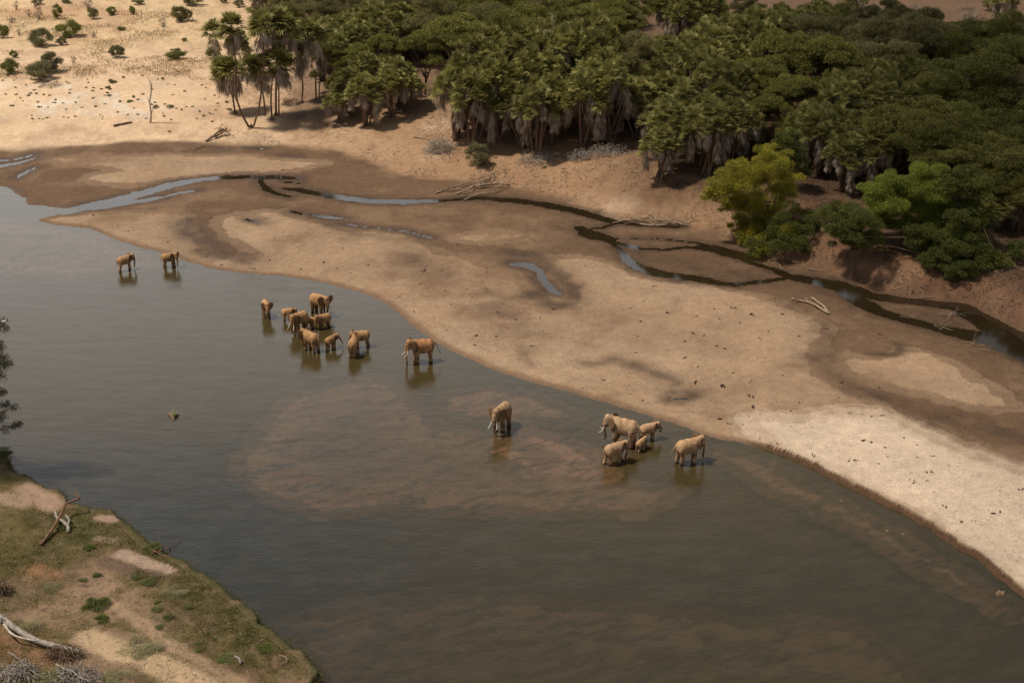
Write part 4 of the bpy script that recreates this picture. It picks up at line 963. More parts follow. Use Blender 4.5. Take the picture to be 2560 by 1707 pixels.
# trees and shrubs overhanging the cut bank, each its own shape
def pix_tree(name, lm, blobs, label, cat, nl, L, Wd, base, droop=.4, bark='bark', tr=.2, depth=2.5, shell=.4, flat=.7):
    """crown given as pixel blobs (px, py, radius px) around an upright plane through the base"""
    r = np.random.default_rng(int(base[0] + base[1])); B = G(*base); bl = []
    for bx, by, br in blobs:
        m = br / pxm(by) * 1.25; c = onY(bx, by, B[1] + r.uniform(-depth, depth)) - B
        wp = c + B
        if wp[2] < gz(wp[0], wp[1]) + .5:
            wp = G(bx, by, .9); wp[2] += .9; c = wp - B
        for k in range(13):
            o = unit(r.normal(0, 1, 3)) * r.uniform(.3, 1.0) * m; q = m * r.uniform(.25, .5); bl.append((c + o * np.array([1, 1, .85]), (q, q, q * flat), (q / 1.1) ** 2))
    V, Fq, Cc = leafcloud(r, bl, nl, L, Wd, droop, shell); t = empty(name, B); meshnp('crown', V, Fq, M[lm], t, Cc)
    parts = []
    for k in range(3):
        top = bl[r.integers(len(bl))][0]; p = wander((r.normal(0, .2), r.normal(0, .2), -.4), np.array(top) * .6 + np.array([0, 0, .2]), 6, .06, r); parts.append(tube(p, np.linspace(tr, tr * .5, 6), 6))
        for j in r.choice(len(bl), 7, replace=False): parts.append(tube(wander(p[r.integers(2, 6)], bl[j][0], 5, .05, r), np.linspace(tr * .4, .02, 5), 4))
    v, f = join(parts); meshnp('trunk', v, f, M[bark], t, None, True); tag(t, label, cat); return t
pix_tree('yellow_leaved_tree', 'yellow', [(1800,480,32),(1845,440,35),(1900,400,28),(1925,378,16),(1870,480,45),(1930,440,38),(1955,470,35),(1880,530,42),(1940,520,38),(1775,490,22),(1900,570,35),(1870,595,22),(1950,400,22),(1830,520,25),(1850,570,25),(1900,620,26),(1960,590,28)],
 'yellow-leaved tree leaning out over the sandy bank right of the palms', 'tree', 1000, .17, .08, (1930,560), .15, flat=1.0, shell=.1)
pix_tree('green_shrub', 'deep', [(1930,570,32),(1980,560,38),(2020,565,32),(1900,610,28),(1950,605,35),(2000,605,25)],
 'dark green shrub hugging the bank at the foot of the yellow-leaved tree', 'shrub', 1000, .18, .07, (1960,600), .2)
pix_tree('drooping_green_tree', 'bright', [(2290,455,36),(2330,480,44),(2260,500,44),(2230,470,34),(2180,470,24),(2340,530,42),(2200,505,35),(2240,540,42),(2290,560,48),(2360,570,38),(2190,550,35),(2310,600,38)],
 'bright green drooping tree over the cut bank at the right', 'tree', 1100, .24, .07, (2300,610), .7)
pix_tree('drooping_green_tree', 'deep', [(2095,550,40),(2140,560,45),(2110,590,35),(2130,600,28),(2180,600,25),(2370,600,45),(2420,590,42),(2390,640,42),(2340,645,32),(2450,610,30),(2380,680,28),(2310,590,32),(2400,560,40),(2340,600,30),(2400,680,30),(2360,660,26),(2430,650,34)],
 'darker drooping foliage below and either side of the bright green tree', 'tree', 1100, .24, .07, (2360,635), .8)
pix_tree('dark_understorey_tree', 'deep', [(2420,480,38),(2440,545,40),(2400,500,40),(2480,650,34),(2540,640,30),(2440,600,36),(2380,460,34)], 'dark tree filling the shade behind the drooping green tree, at the right edge', 'tree', 420, .34, .11, (2490,640), .4)
pix_tree('dark_understorey_tree', 'deep', [(1960,370,22),(1985,390,26),(2000,430,20),(1975,345,20)], 'small bluish dark tree in the black gap behind the yellow tree', 'tree', 420, .3, .11, (1985,470), .3)
# tree at the left edge, its boughs reaching over the water
def left_tree():
    r = np.random.default_rng(5); b = W(-190, 1175, 2.2); b[2] = gz(b[0], b[1]); bl = []
    for bx, by, br in [(5,815,24),(-5,870,28),(8,900,20),(-20,940,40),(0,975,18),(15,1010,18),(35,1020,12),(0,1050,24),(35,1062,16),(52,1060,9),(10,1075,12),(-60,850,60),(-80,950,70),(-70,1040,60),(-130,900,80),(-190,960,90),(-150,1030,70),(-40,1000,30),(-250,880,80)]:
        m = br / 25.; c = onY(bx, by, b[1] + 3.0 + r.uniform(-1, 1)) - b
        for k in range(4): q = m * r.uniform(.5, .8); bl.append((c + r.normal(0, .35, 3) * m, (q, q, q * .6), (q / .8) ** 2))
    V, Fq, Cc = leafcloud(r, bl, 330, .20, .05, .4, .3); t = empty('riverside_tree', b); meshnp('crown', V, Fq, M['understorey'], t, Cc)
    p = wander((0, 0, -.5), (0, 3.0, 6.5), 7, .1, r); parts = [tube(p, np.linspace(.35, .15, 7), 8)]
    for q in bl[::3]: parts.append(tube(wander(p[r.integers(2, 7)], q[0], 6, .08, r), np.linspace(.09, .015, 6), 4))
    v, f = join(parts); meshnp('trunk', v, f, M['bark'], t, None, True); tag(t, 'dark leafy tree at the left edge, its boughs reaching over the river', 'tree'); return t
left_tree()
def egret():
    p = onY(11, 806, W(-190, 1175, 2.2)[1] + 3.0); t = empty('white_egret', p)
    v, f = surface_net(lambda Q: smin(smin(ell(Q, (0, 0, .12), (.20, .09, .10)), seg(Q, (.13, 0, .16), (.17, 0, .38), .035, .022), .04), smin(seg(Q, (.17, 0, .38), (.23, 0, .40), .032, .025), seg(Q, (-.15, 0, .10), (-.27, 0, .03), .04, .02), .02), .03), (-.35, -.15, -.02), (.35, .15, .5), .02)
    meshnp('body', v, f, M['feather'], t, None, True)
    v, f = tube([(.25, 0, .40), (.36, 0, .385)], [.014, .004], 5); meshnp('bill', v, f, M['drift'], t)
    for s in (1, -1): v, f = tube([(0, s * .03, .04), (.01, s * .03, -.16)], [.01, .01], 4); meshnp('leg', v, f, M['dung'], t)
    tag(t, 'white egret perched on the top bough of the left-edge tree', 'bird')
egret()
#PROPS
# ------------------------------------------------------------------ savanna shrubs and herbs
r = np.random.default_rng(31)
BV = {}
for nm, lm, sh in (('green', 'savgreen', .1), ('sage', 'sage', .1), ('dark', 'olive', .2), ('dry', 'greybush', .1)):
    BV[nm] = []
    for i in range(3):
        t = empty('savanna_bush'); bl = crown_blobs(r, 30 if nm != 'dry' else 12, 1.25, .95, .75, .42, .8); V, Fq, Cc = leafcloud(r, bl, 300 if nm != 'dry' else 150, .14, .05 if nm != 'dry' else .022, 0, sh)
        meshnp('foliage', V, Fq, M[lm], t, Cc); tb, tips = [], []
        for k in range(7 if nm != 'dry' else 16):
            o = branchy((r.normal(0, .1), r.normal(0, .1), -.1), np.array([r.normal(0, .6), r.normal(0, .6), 1.]), r.uniform(.8, 1.5), .045, r, 1, .5, 2, 4, .1, 4); tb += o[0]
        v, f = join(tb); meshnp('stems', v, f, M['driftgrey'], t); BV[nm].append(t)
BUSH = [ # kind px(centre) py(base) width px, height px, label
 ('green',8,96,36,34,'round green bush cut by the left edge of the photo, upper one'), ('sage',106,114,60,42,'grey-green bush in the dry grass left of the twin green bush'), ('green',176,93,62,42,'wide bright green bush, largest of the upper savanna'),
 ('sage',155,113,26,20,'small grey-green bush tucked below the wide bright one'), ('green',144,47,26,38,'thin upright green bush near the top left'), ('dry',98,50,26,44,'leafless grey bush at the top left, right of a lower twiggy one'),
 ('sage',234,48,28,30,'sparse sage bush beside the footpath near the top'), ('green',281,38,28,22,'round yellowish bush beside the footpath near the top'), ('green',332,37,18,22,'narrow pale bush right of the round yellowish one'),
 ('dark',452,54,44,40,'dark green bush with a dark shadow, upper middle of the savanna'), ('dark',470,53,26,30,'lighter half-bush joined to the right of the dark green one'), ('dry',408,68,26,26,'grey leafless bush left of the dark green one'),
 ('sage',294,144,38,34,'brownish sage bush standing alone at mid savanna'), ('green',441,148,50,28,'low rounded bright green bush on the terrace'), ('green',303,76,22,10,'tiny flat green bush right of the path'),
 ('green',461,104,14,9,'tiny dark green tuft above the low rounded bush'), ('green',36,145,22,20,'small yellow-green bush above the left-edge bush'), ('green',27,184,44,38,'bright green rounded bush at the left edge of the terrace'),
 ('sage',100,200,66,50,'front lobe of the great grey-green bush on the terrace'), ('sage',128,182,60,52,'back lobe of the great grey-green bush on the terrace'), ('dark',536,146,40,32,'dark round bush below the small leaning palm'),
 ('dry',622,140,52,32,'wide dry brown bush between the tall palm stems'), ('dry',185,158,16,20,'small twiggy grey bush right of the great grey-green bush'), ('green',655,42,70,34,'wide pale green bush tree behind the tall forked palm'), ('green',690,30,50,34,'right half of the pale green growth behind the tall forked palm'),
 ('dark',485,14,50,26,'dark wide bush at the top edge'), ('sage',345,12,30,18,'sage bush at the top edge, between path and dark bush'), ('sage',598,18,26,20,'sage bush at the top edge left of the forked palm'), ('dry',222,22,30,28,'leafless bush at the top edge by the path'),
 ('sage',95,12,28,18,'sage bush at the top left edge'), ('dry',42,24,16,26,'thin leafless shrub in the top left corner'), ('dry',27,58,28,18,'flat brown shrub near the left edge'), ('dry',235,95,20,16,'tiny leafless shrub at mid savanna'),
 ('dry',72,42,18,24,'pale leafless shrub left of the grey one'), ('sage',168,8,24,16,'small sage shrub on the top edge'), ('dry',48,90,14,20,'tiny leafless shrub right of the left-edge bush'), ('sage',560,8,18,16,'tiny shrub touching the top edge above the palms'),
 ('sage',1192,415,66,62,'round grey-green bush alone on the sand of the middle bank'), ('dark',2140,22,56,40,'dark bush on bare ground at the top right'), ('dry',2080,45,44,28,'leafless brown scrub at the top right left of the dark bush'),
 ('dry',800,60,110,60,'grey-brown leafless scrub behind the dark-trunked palm'), ('dry',860,50,110,60,'grey-brown leafless scrub at the back, right of its twin'), ('dry',2105,80,110,56,'purplish leafless scrub among the olive trees'), ('dry',2300,40,60,36,'dry scrub on the bare ground at the top right'),
 ('dry',2420,52,70,40,'dry scrub in front of the orange clearing'), ('dry',2230,30,50,28,'dry scrub right of the yellowish olive tree'), ('dark',2480,28,50,30,'small dark bush by the top right clearing'),
]
for i, (kd, px, py, wd, hg, lb) in enumerate(BUSH):
    b = G(px, py); s = pxm(py); sx_ = wd / s / 2.9; sz_ = hg / s / 2.1 / 1.0
    place(BV[kd][i % 3], b, i * 1.3, (sx_, sx_, sz_), lb, None, 'bush')
# herbs: small tufts on the far sand
HV = []
for i in range(4):
    t = empty('herb_tuft'); bl = crown_blobs(r, 7, .5, .25, .12, .22, .6); V, Fq, Cc = leafcloud(r, bl, 60, .16, .06, 0, .2); meshnp('leaves', V, Fq, M['herb' if i % 2 else 'sage'], t, Cc); HV.append(t)
HP = [(283,207,22,16),(270,222,16,12),(327,256,22,9),(335,244,14,8),(424,268,22,12),(408,198,12,7),(310,194,12,6),(424,330,10,7),(389,270,18,12),(272,240,12,8),(292,282,10,6),(355,190,10,5),(100,268,14,5),(135,258,12,5),(240,268,10,7),(500,280,10,6),(572,274,16,6),(568,256,14,6),
 (455,275,8,6),(510,290,12,5),(530,305,10,5),(445,180,8,4),(68,240,14,6),(75,235,10,6),(96,256,10,5),(30,266,14,6),(125,240,10,5),(110,238,10,6),(90,235,10,6),(140,250,10,5),(380,262,8,6),(345,250,10,6),(300,255,10,6),(1360,420,14,9),(1385,392,12,8),(1305,388,14,7),(1240,395,8,5)]
for i in range(80): HP.append((r.uniform(0, 560), r.uniform(188, 300), r.uniform(5, 11), r.uniform(3, 5)))
for i, (px, py, wd, hg) in enumerate(HP):
    b = G(px, py); s = pxm(py); sx_ = wd / s / 1.3; sz_ = hg / s / .45
    place(HV[i % 4], b, i * 2.1, (sx_, sx_, sz_ * .55), ('broad' if wd > 10 else 'small') + ' herb tuft, far sand, ' + ('left of the dead tree' if px < 370 else 'right of the dead tree' if px < 700 else 'below the grey frond heaps') + (', high on the slope' if py < 240 else ', low on the slope'), 'herb tufts on the far sand', 'herb')
# dead tree on the far sand
def dead_tree():
    B = G(376, 308); r = np.random.default_rng(3); t = empty('dead_tree', B)
    P_ = lambda L: np.array([onY(a, b, B[1]) - B for a, b in L])
    L = [([(376,310),(378,285),(374,255),(378,230),(377,210),(368,190)], .22), ([(374,258),(366,240)], .1), ([(378,230),(380,212),(379,205)], .08), ([(368,190),(369,183)], .05), ([(377,290),(383,270),(381,262)], .08)]
    v, f = join([tube(P_(a), np.linspace(q, q * .35, len(a)), 6) for a, q in L]); meshnp('trunk', v, f, M['white'], t, None, True); tag(t, 'bare white dead tree standing on the far sand', 'dead tree')
dead_tree()
# driftwood and fallen branches, each traced as stems on the ground
def drift(name, label, lines, m='drift', cat='driftwood', twigs=0, lift=.15, side=6):
    r = np.random.default_rng(abs(hash(label)) % 9999 if False else sum(map(ord, label))); o = G(*lines[0][0][0]); t = empty(name, o); parts = []
    for ln in lines:
        pts, r0, r1 = ln[0], ln[1], ln[2]; ups = ln[3] if len(ln) > 3 else [lift] * len(pts)
        p = []
        for (a, b), u in zip(pts, ups):
            q = G(a, b, u); q[2] += u; p.append(q - o)
        p = np.array(p); tt = np.linspace(0, len(p) - 1, len(p) * 3); q = np.stack([np.interp(tt, range(len(p)), p[:, k]) for k in range(3)], 1); ln_ = np.linalg.norm(q[-1] - q[0]); tq = np.linspace(0, 1, len(q)); am_ = min(.35, ln_ * .05); q += np.stack([sum(r.normal(0, am_ / k) * np.sin(pi * k * tq) for k in (1, 2, 3, 5)), sum(r.normal(0, am_ / k) * np.sin(pi * k * tq) for k in (1, 2, 3, 5)), np.abs(sum(r.normal(0, am_ * .6 / k) * np.sin(pi * k * tq) for k in (1, 2, 3)))], 1); r0, r1 = r0 * .8, r1 * .8
        parts.append(tube(q, np.linspace(r0, r1, len(q)), side))
        for k in range(twigs):
            i = r.integers(1, len(q) - 1); d = unit(q[i] - q[i - 1]) + r.normal(0, .6, 3); d[2] = abs(d[2]) * .6 + .1; parts += branchy(q[i], d, r.uniform(.8, 2.2), r0 * .35, r, 1, .5, 2, 4, .1, 4)[0]
    v, f = join(parts); meshnp('wood', v, f, M[m], t, None, True); tag(t, label, cat); return t
def lr(a, b, n=4, j=2, r=random): return [(a[0] + (b[0] - a[0]) * i / n + r.uniform(-j, j), a[1] + (b[1] - a[1]) * i / n + r.uniform(-j, j)) for i in range(n + 1)]
drift('driftwood_pile', 'tangled driftwood heap beside the dark stream below the middle bank', [(lr((1090,485),(1275,420)), .16, .05, [.1,.3,.5,.6,.3]), (lr((1130,478),(1240,462)), .14, .06), (lr((1140,487),(1225,460)), .2, .1), (lr((1160,500),(1275,465)), .16, .07), (lr((1195,462),(1235,430)), .2, .1),
 (lr((1120,480),(1200,450)), .1, .04), (lr((1175,470),(1275,462)), .18, .15, [.3]*5), (lr((1200,455),(1270,425)), .1, .04, [.5]*5), (lr((1150,490),(1260,475)), .08, .04)], twigs=5)
drift('driftwood_pile', 'long bleached driftwood lying across the head of the stream', [(lr((1531,556),(1620,545)), .1, .12, [.2]*5), (lr((1540,550),(1720,565)), .14, .16, [.3,.5,.6,.5,.2]), (lr((1578,528),(1650,548)), .06, .1, [.5]*5), (lr((1600,560),(1710,562)), .16, .18, [.3]*5), (lr((1560,548),(1640,562)), .1, .1, [.4]*5),
 (lr((1640,540),(1725,560)), .09, .12, [.5]*5), (lr((1690,565),(1740,535)), .1, .04, [.3]*5), (lr((1700,560),(1735,545)), .12, .03, [.3]*5)], twigs=3)
drift('fallen_root', 'dark splayed root stump lying on the sand below the twin palm', [(lr((514,352),(560,325)), .3, .22, [.1,.3,.6,.9,1.1]), (lr((540,345),(566,322)), .25, .15, [.1,.3,.5,.8,1.]), (lr((560,325),(548,320)), .15, .05, [1.]*5), (lr((560,328),(576,334)), .14, .04, [.9,.8,.6,.4,.2]), (lr((558,324),(572,328)), .12, .04, [1.]*5)], 'bark', 'root', 2)
drift('stick_pile', 'thin pale sticks at the wet edge left of the root stump', [(lr((455,378),(530,358)), .1, .04), (lr((480,374),(525,362)), .12, .05), (lr((490,366),(535,364)), .08, .03), (lr((535,366),(542,350)), .05, .03, [.1,.4,.6,.9,1.2])], twigs=2, cat='sticks')
drift('fallen_log', 'short dark log lying on the pale far sand', [(lr((284,315),(330,306), 3, .5), .28, .2)], 'bark', 'log')
drift('fallen_log', 'thin pale log half sunk at the foot of the far sandy slope', [(lr((1035,343),(1070,350), 3, .5), .14, .1)], 'drift', 'log')
drift('forked_log', 'forked bleached log lying on the damp sand by the right channel', [([(1980,746),(2010,752),(2030,757),(2045,766),(2072,784)], .16, .2), ([(2030,744),(2045,758),(2060,772),(2074,784)], .16, .2), ([(2015,745),(2022,755)], .1, .07, [.5,.15])], 'drift', 'log')
drift('dead_branch', 'small bleached branch near the shrub foot on the right flats', [([(1935,656),(1945,660),(1953,668),(1956,674)], .08, .04)], 'drift', 'branch')
drift('dead_branch', 'low branch lying on the flats below the sandy cutting', [([(2018,672),(2040,676),(2058,678)], .12, .05)], 'drift', 'branch')
drift('twig_tangle', 'pale twig tangle caught in the lower right channel', [(lr((2335,812),(2380,825)), .05, .03), (lr((2345,824),(2375,810)), .05, .03)], 'drift', 'twigs', 2)
drift('twig_tangle', 'grey twigs standing on the muddy island of the right channel', [(lr((2350,782),(2415,790)), .04, .02, [.3]*5), (lr((2370,795),(2400,775)), .04, .02, [.4]*5)], 'driftgrey', 'twigs', 2)
drift('twig_tangle', 'pale twigs on the sand edge nearest the right frame', [(lr((2405,855),(2470,865)), .05, .03), (lr((2420,866),(2450,852)), .05, .02), (lr((2450,872),(2500,882)), .05, .02)], 'drift', 'twigs', 2)
drift('twig_tangle', 'two short pale sticks on the muddy island', [(lr((2250,790),(2275,795), 2, .5), .05, .03)], 'drift', 'twigs')
for k, (a, b, lb) in enumerate([((2290,745),(2340,740),'thin pale stick on the shaded cut bank, left one'), ((2150,705),(2200,708),'long pale stick lying along the foot of the shaded cut bank'), ((2230,725),(2260,718),'short pale stick on the shaded cut bank, right one'), ((2420,700),(2520,690),'dark branch lying on the sandy bank at the right edge')]):
    drift('dead_stick', lb, [(lr(a, b, 3, 1.5), .06, .03)], 'drift' if k < 3 else 'bark', 'stick', 1)
# brush heaps: springy mounds of dead fronds and twigs
def heap(label, px, py, wd, hg, m='driftgrey', n=170, name='brush_heap', ang=0, rad=.025):
    r = np.random.default_rng(int(px)); B = G(px, py); s = pxm(py); a, h_ = wd / s / 2, hg / s; parts = []
    for i in range(n):
        q = unit(r.normal(0, 1, 3)); q[2] = abs(q[2]); u = r.uniform(.4, 1)
        c = np.array([q[0] * a * u, q[1] * a * .7 * u, q[2] * h_ * .7 * u]); d = unit(np.array([q[0], q[1], -.5]) + r.normal(0, .6, 3)); L = r.uniform(.4, 1.3) * min(1, a / 1.5)
        p = np.array([c - d * L * .5, c + np.array([0, 0, .12]), c + d * L * .5]); gp = np.array([gz(B[0] + p_[0], B[1] + p_[1]) - B[2] + .02 for p_ in p]); p[:, 2] = np.maximum(p[:, 2] + gp * .6, gp)
        parts.append(tube(p, [rad, rad * 1.2, rad * .5], 4))
    t = empty(name, B); v, f = join(parts); meshnp('sticks', v, f, M[m], t); tag(t, label, 'brush heap')
heap('domed grey heap of dead fronds on the middle bank beside the round bush', 1100, 378, 90, 50, n=420)
heap('flat grey heap of fallen fronds under the domed thicket, left one', 1345, 402, 110, 26, n=320)
heap('larger grey heap of fallen fronds running under the palms, right one', 1450, 398, 80, 34, n=300)
heap('grey windrow of fallen fronds at the edge of the palm shade', 1520, 384, 110, 34, n=340)
heap('thin grey brush lying on the far sand below the great grey-green bush', 128, 216, 62, 10, n=90)
heap('dark brush heap in the shade between the two palm stands', 728, 262, 50, 24, 'bark', 160)
heap('grey debris on the slope right of the forked palm', 742, 292, 60, 16, n=120)
heap('dark debris on the shaded sand left of the yellow-leaved tree', 1690, 462, 60, 18, 'bark', 110)
heap('dry brush at the black foot of the right thicket', 2070, 530, 80, 34, 'bark', 200)
# ------------------------------------------------------------------ dung on the sandbar
r = np.random.default_rng(41)
DV = []
for i in range(5):
    parts = []
    for k in range(r.integers(2, 6)):
        c = np.array([r.normal(0, .22), r.normal(0, .12), .05]); q = r.uniform(.07, .13)
        a = unit(r.normal(0, 1, 3)) * q * .5; parts.append(tube(np.array([c - a, c - a * .6, c + a * .6, c + a]), [q * .5, q, q, q * .5], 6))
    v, f = join(parts); o = meshnp('dung_pile', v, f, M['dung'], None, None, True); DV.append(o)
DP = [(1280+a/1.8375, 780+b/1.8375, s) for a, b, s in [(580,112,1),(795,135,1),(880,110,1),(1140,122,1),(1180,88,1),(975,168,1.2),(940,155,1.2),(1140,212,1.2),(795,210,1.1),(852,250,1),(865,218,.8),(568,188,1),(225,120,1.2),(90,157,1.2),(420,315,1.4),(845,320,1.5),(970,342,2),(1095,323,1.6),(1100,390,1.6),
 (1110,436,1.8),(950,492,1.5),(600,405,.9),(380,350,1),(1320,415,.7),(1510,325,1.4),(1690,350,1),(1550,465,.9),(1590,382,1.2),(1700,475,1),(2000,482,.8),(2080,530,.9),(1320,112,1),(1140,580,1.3),(1000,515,1),(1220,605,1),(1610,592,1.5),(1650,598,1),(1455,620,.7),(1385,657,1.2),(1545,684,1),(1580,682,1.2),(1685,697,.7),
 (1830,770,1.4),(1845,785,1),(1910,775,.9),(1905,735,1),(1930,735,1),(2010,708,1.1),(1935,662,1),(1862,665,.8),(1860,612,.8),(1800,578,.8),(1940,825,.7),(1985,890,1.2),(2240,918,1.1),(2215,926,1.3),(2065,965,1),(2115,960,1.2),(1650,480,.8),(1728,665,.7),(2240,822,.6),(1715,622,.9),(2190,955,.6),(2345,815,1.3),(2230,525,.8),
 (1500,395,.9),(1280,455,.8),(1130,378,.8),(1160,212,.8),(840,330,1.2),(1020,280,1),(1100,12,1.5),(1180,5,1),(850,20,1),(1050,50,1.1),(1240,10,1.4)]]
DP += [(a/1.8375, 360+b/1.8375, s) for a, b, s in [(430,327,1.3),(630,350,1),(590,400,1),(770,450,1.2),(540,375,.8),(670,465,.9),(800,500,1),(1160,573,1.4),(1380,577,1.3),(1020,555,1),(1240,535,1),(1500,410,1.3),(1575,480,1),(1490,545,1.5),(1690,555,1),(1550,570,.9),(1700,620,1),(1950,583,1.6),(1930,645,1.2),(2070,738,1.1),(1900,770,1),(1990,800,1.3),(1835,705,1),
 (2045,675,1),(2190,880,1.6),(2280,885,1),(2050,860,1.5),(2290,775,1.2),(2170,705,1),(2100,462,1.3),(1300,120,1.2),(690,95,1),(970,340,.8),(1180,500,.8),(2240,590,1),(2180,925,1.2),(2250,20,.8)]]
DP += [(1280+a/1.8375, 360+b/1.8375, s) for a, b, s in [(650,655,1.2),(545,757,1.3),(605,722,1),(715,777,1.4),(840,795,1.2),(1020,755,1.6),(930,757,1.1),(1205,710,1),(590,815,1),(570,875,1),(830,867,1.5),(880,880,1),(955,805,1),(1110,790,1),(880,700,.8),(190,760,1.2),(340,560,.9),(420,610,.8),(260,485,1),(340,450,.9),(1445,850,1.2),(1690,875,1.4),(1860,930,.8),(960,560,.8),(1060,540,.8),(15,805,1.3),(80,420,.7)]]
for i in range(110):
    t_ = r.random(); a = np.array(SHORE[6 + int(t_ * 34)], float); off = r.uniform(20, 230); DP.append((a[0] + off * .75 + r.normal(0, 25), a[1] - off * .55 + r.normal(0, 10), r.uniform(.3, .75)))
for i, (px, py, s) in enumerate(DP):
    if len(DP) > 299 and i > 298: break
    b = G(px, py)
    if b[2] < .02 or b[2] > 1.5: continue
    src = DV[i % 5]
    if i < 5: c = src
    else: c = src.copy(); C.objects.link(c)
    c.location = b; c.rotation_euler = (0, 0, i * 1.7); s *= .62; c.scale = (s, s, s)
    tag(c, 'dark elephant dung ' + ('on the pale bare patch' if px > 1850 and py > 1100 else 'in the damp hollows at right' if px > 2050 else 'near the waterline' if b[2] < .25 else 'left of the long pool' if px < 1280 else 'right of the long pool') + (', large heap' if s > .8 else ', small scatter' if s < .45 else ', middling heap'), 'dung', 'dung scattered over the sandbar')
# ------------------------------------------------------------------ rocks in the river
def rock(px, py, s, label, moss=False, seed=1):
    r = np.random.default_rng(seed); v, f = surface_net(lambda Q: ell(Q, (0, 0, 0), (.62, .5, .42)) + .10 * np.sin(Q[..., 0] * 7 + seed) * np.cos(Q[..., 1] * 6) + .05 * np.sin(Q[..., 2] * 11), (-1, -1, -.7), (1, 1, .8), .08)
    t = empty('river_rock', W(px, py, -.12), seed, s); meshnp('stone', v, f, M['rock'], t, None, True)
    if moss:
        v, f = surface_net(lambda Q: ell(Q, (.12, .12, .18), (.42, .32, .30)) + .06 * np.sin(Q[..., 0] * 9) * np.cos(Q[..., 1] * 8), (-.7, -.7, -.4), (.9, .8, .8), .07); meshnp('moss', v, f, M['moss'], t, None, True)
    tag(t, label, 'rock')
def snag():
    B = W(432, 1042, 0); t = empty('mossy_snag', B)
    v, f = surface_net(lambda Q: smin(smin(seg(Q, (-.35, .45, 0), (.35, .35, .05), .26, .28), seg(Q, (0, .3, .05), (.28, -1.0, .02), .34, .07), .2), seg(Q, (-.35, .45, .1), (-.75, .8, -.05), .13, .05), .15) + .04 * np.sin(Q[..., 0] * 9) * np.cos(Q[..., 1] * 8), (-1.1, -1.3, -.4), (.9, 1.1, .7), .07)
    meshnp('wood', v, f, M['rock'], t, None, True)
    v, f = surface_net(lambda Q: ell(Q, (.18, .1, .22), (.30, .38, .16)) + .05 * np.sin(Q[..., 0] * 11) * np.cos(Q[..., 1] * 9), (-.5, -.6, -.1), (.8, .8, .6), .06); meshnp('moss', v, f, M['moss'], t, None, True)
    parts = [tube([(-.3, .5, .1), (-.1, .62, .5), (.05, .55, .55)], [.05, .04, .02], 5), tube([(.15, .5, .1), (.35, .6, .42)], [.05, .02], 5)]; v, f = join(parts); meshnp('branch', v, f, M['white'], t)
    tag(t, 'wedge of mossy wood with pale stubs, breaking the river surface at left', 'driftwood')
snag()
rock(386, 1016, .28, 'small stone up-left of the mossy wedge', False, 4); rock(442, 1078, .3, 'small stone just below the mossy wedge', False, 5)
for i, (px, py, s, lb) in enumerate([(2103,1254,.38,'dark lump in the water off the pale bank, upper one'), (2218,1330,.42,'dark lump in the water off the pale bank, left of the close pair'), (2258,1337,.42,'dark lump in the water off the pale bank, right of the close pair'), (2500,1487,.8,'flat muddy lump at the right edge of the water'), (370,664,.3,'dark stone in the shallows between the two far left elephants'), (357,667,.2,'tiny stone left of the dark stone in the far shallows'), (380,643,.35,'dark stone nearest the sandbar tip, above the far shallows')]):
    rock(px, py, s, lb, False, 10 + i)
# ------------------------------------------------------------------ near bank: dead wood, shrubs, turf
drift('dead_branch', 'crooked reddish dead branch leaning on the near bank over the water', [([(101,1361),(128,1325),(155,1282),(166,1263),(194,1249),(194,1240),(188,1228)], .20, .09, [.15,.35,.7,1.0,1.3,1.6,2.0])], 'barkred', 'branch', 0, side=8)
drift('tree_stump', 'grey rotten stump behind the crooked dead branch', [([(138,1278),(148,1300),(158,1318),(170,1330)], .16, .22, [.9,.6,.4,.1]), ([(165,1288),(172,1310),(172,1326)], .12, .16, [.6,.4,.1])], 'driftgrey', 'stump')
drift('driftwood_pile', 'small debris of reddish sticks on the near bank edge', [(lr((376,1385),(405,1362)), .08, .04, [.2]*5), (lr((395,1378),(426,1370)), .09, .06, [.3]*5), (lr((380,1372),(420,1392)), .08, .04, [.2]*5), (lr((393,1345),(396,1365)), .03, .03, [.9,.7,.5,.3,.1])], 'barkred', 'driftwood', 1)
drift('fallen_log', 'old fallen tree trunk with pale barkless patches at the lower left corner', [([(-60,1500),(0,1540),(40,1565),(97,1600),(150,1620),(200,1630)], .34, .26, [.5,.5,.45,.4,.4,.4])], 'driftgrey', 'log', 1, side=9)
drift('fallen_branch', 'bleached sliver of wood lying along the fallen trunk', [([(10,1560),(50,1583),(95,1602)], .14, .08, [.85,.8,.7])], 'white', 'branch')
heap('dark tangled root mass at the end of the fallen trunk', 160, 1640, 110, 34, 'bark', 260, 'root_mass')
heap('grey dead brush at the bottom left corner', 50, 1690, 130, 46, 'driftgrey', 260)
heap('grey dead brush beside the bottom edge', 190, 1700, 150, 40, 'driftgrey', 260)
heap('dark dead brush at the left edge of the near bank', 5, 1480, 60, 44, 'bark', 140)
drift('dead_branch', 'long grey branch on the brush of the bottom left', [([(20,1630),(60,1660),(95,1690)], .07, .05, [.5]*3)], 'driftgrey', 'branch', 1)
drift('dead_branch', 'long grey branch arching over the brush at the bottom edge', [([(140,1660),(185,1680),(225,1705)], .08, .06, [.8]*3)], 'driftgrey', 'branch', 1)
drift('tree_stump', 'short leaning stump on the dark soil near the lower bank', [([(586,1640),(597,1645),(602,1658)], .12, .12, [.5,.4,.1])], 'driftgrey', 'stump')
drift('driftwood_root', 'curved root lying on the turf near the lower bank edge', [([(697,1638),(710,1643),(716,1652),(700,1660)], .06, .05)], 'drift', 'root')
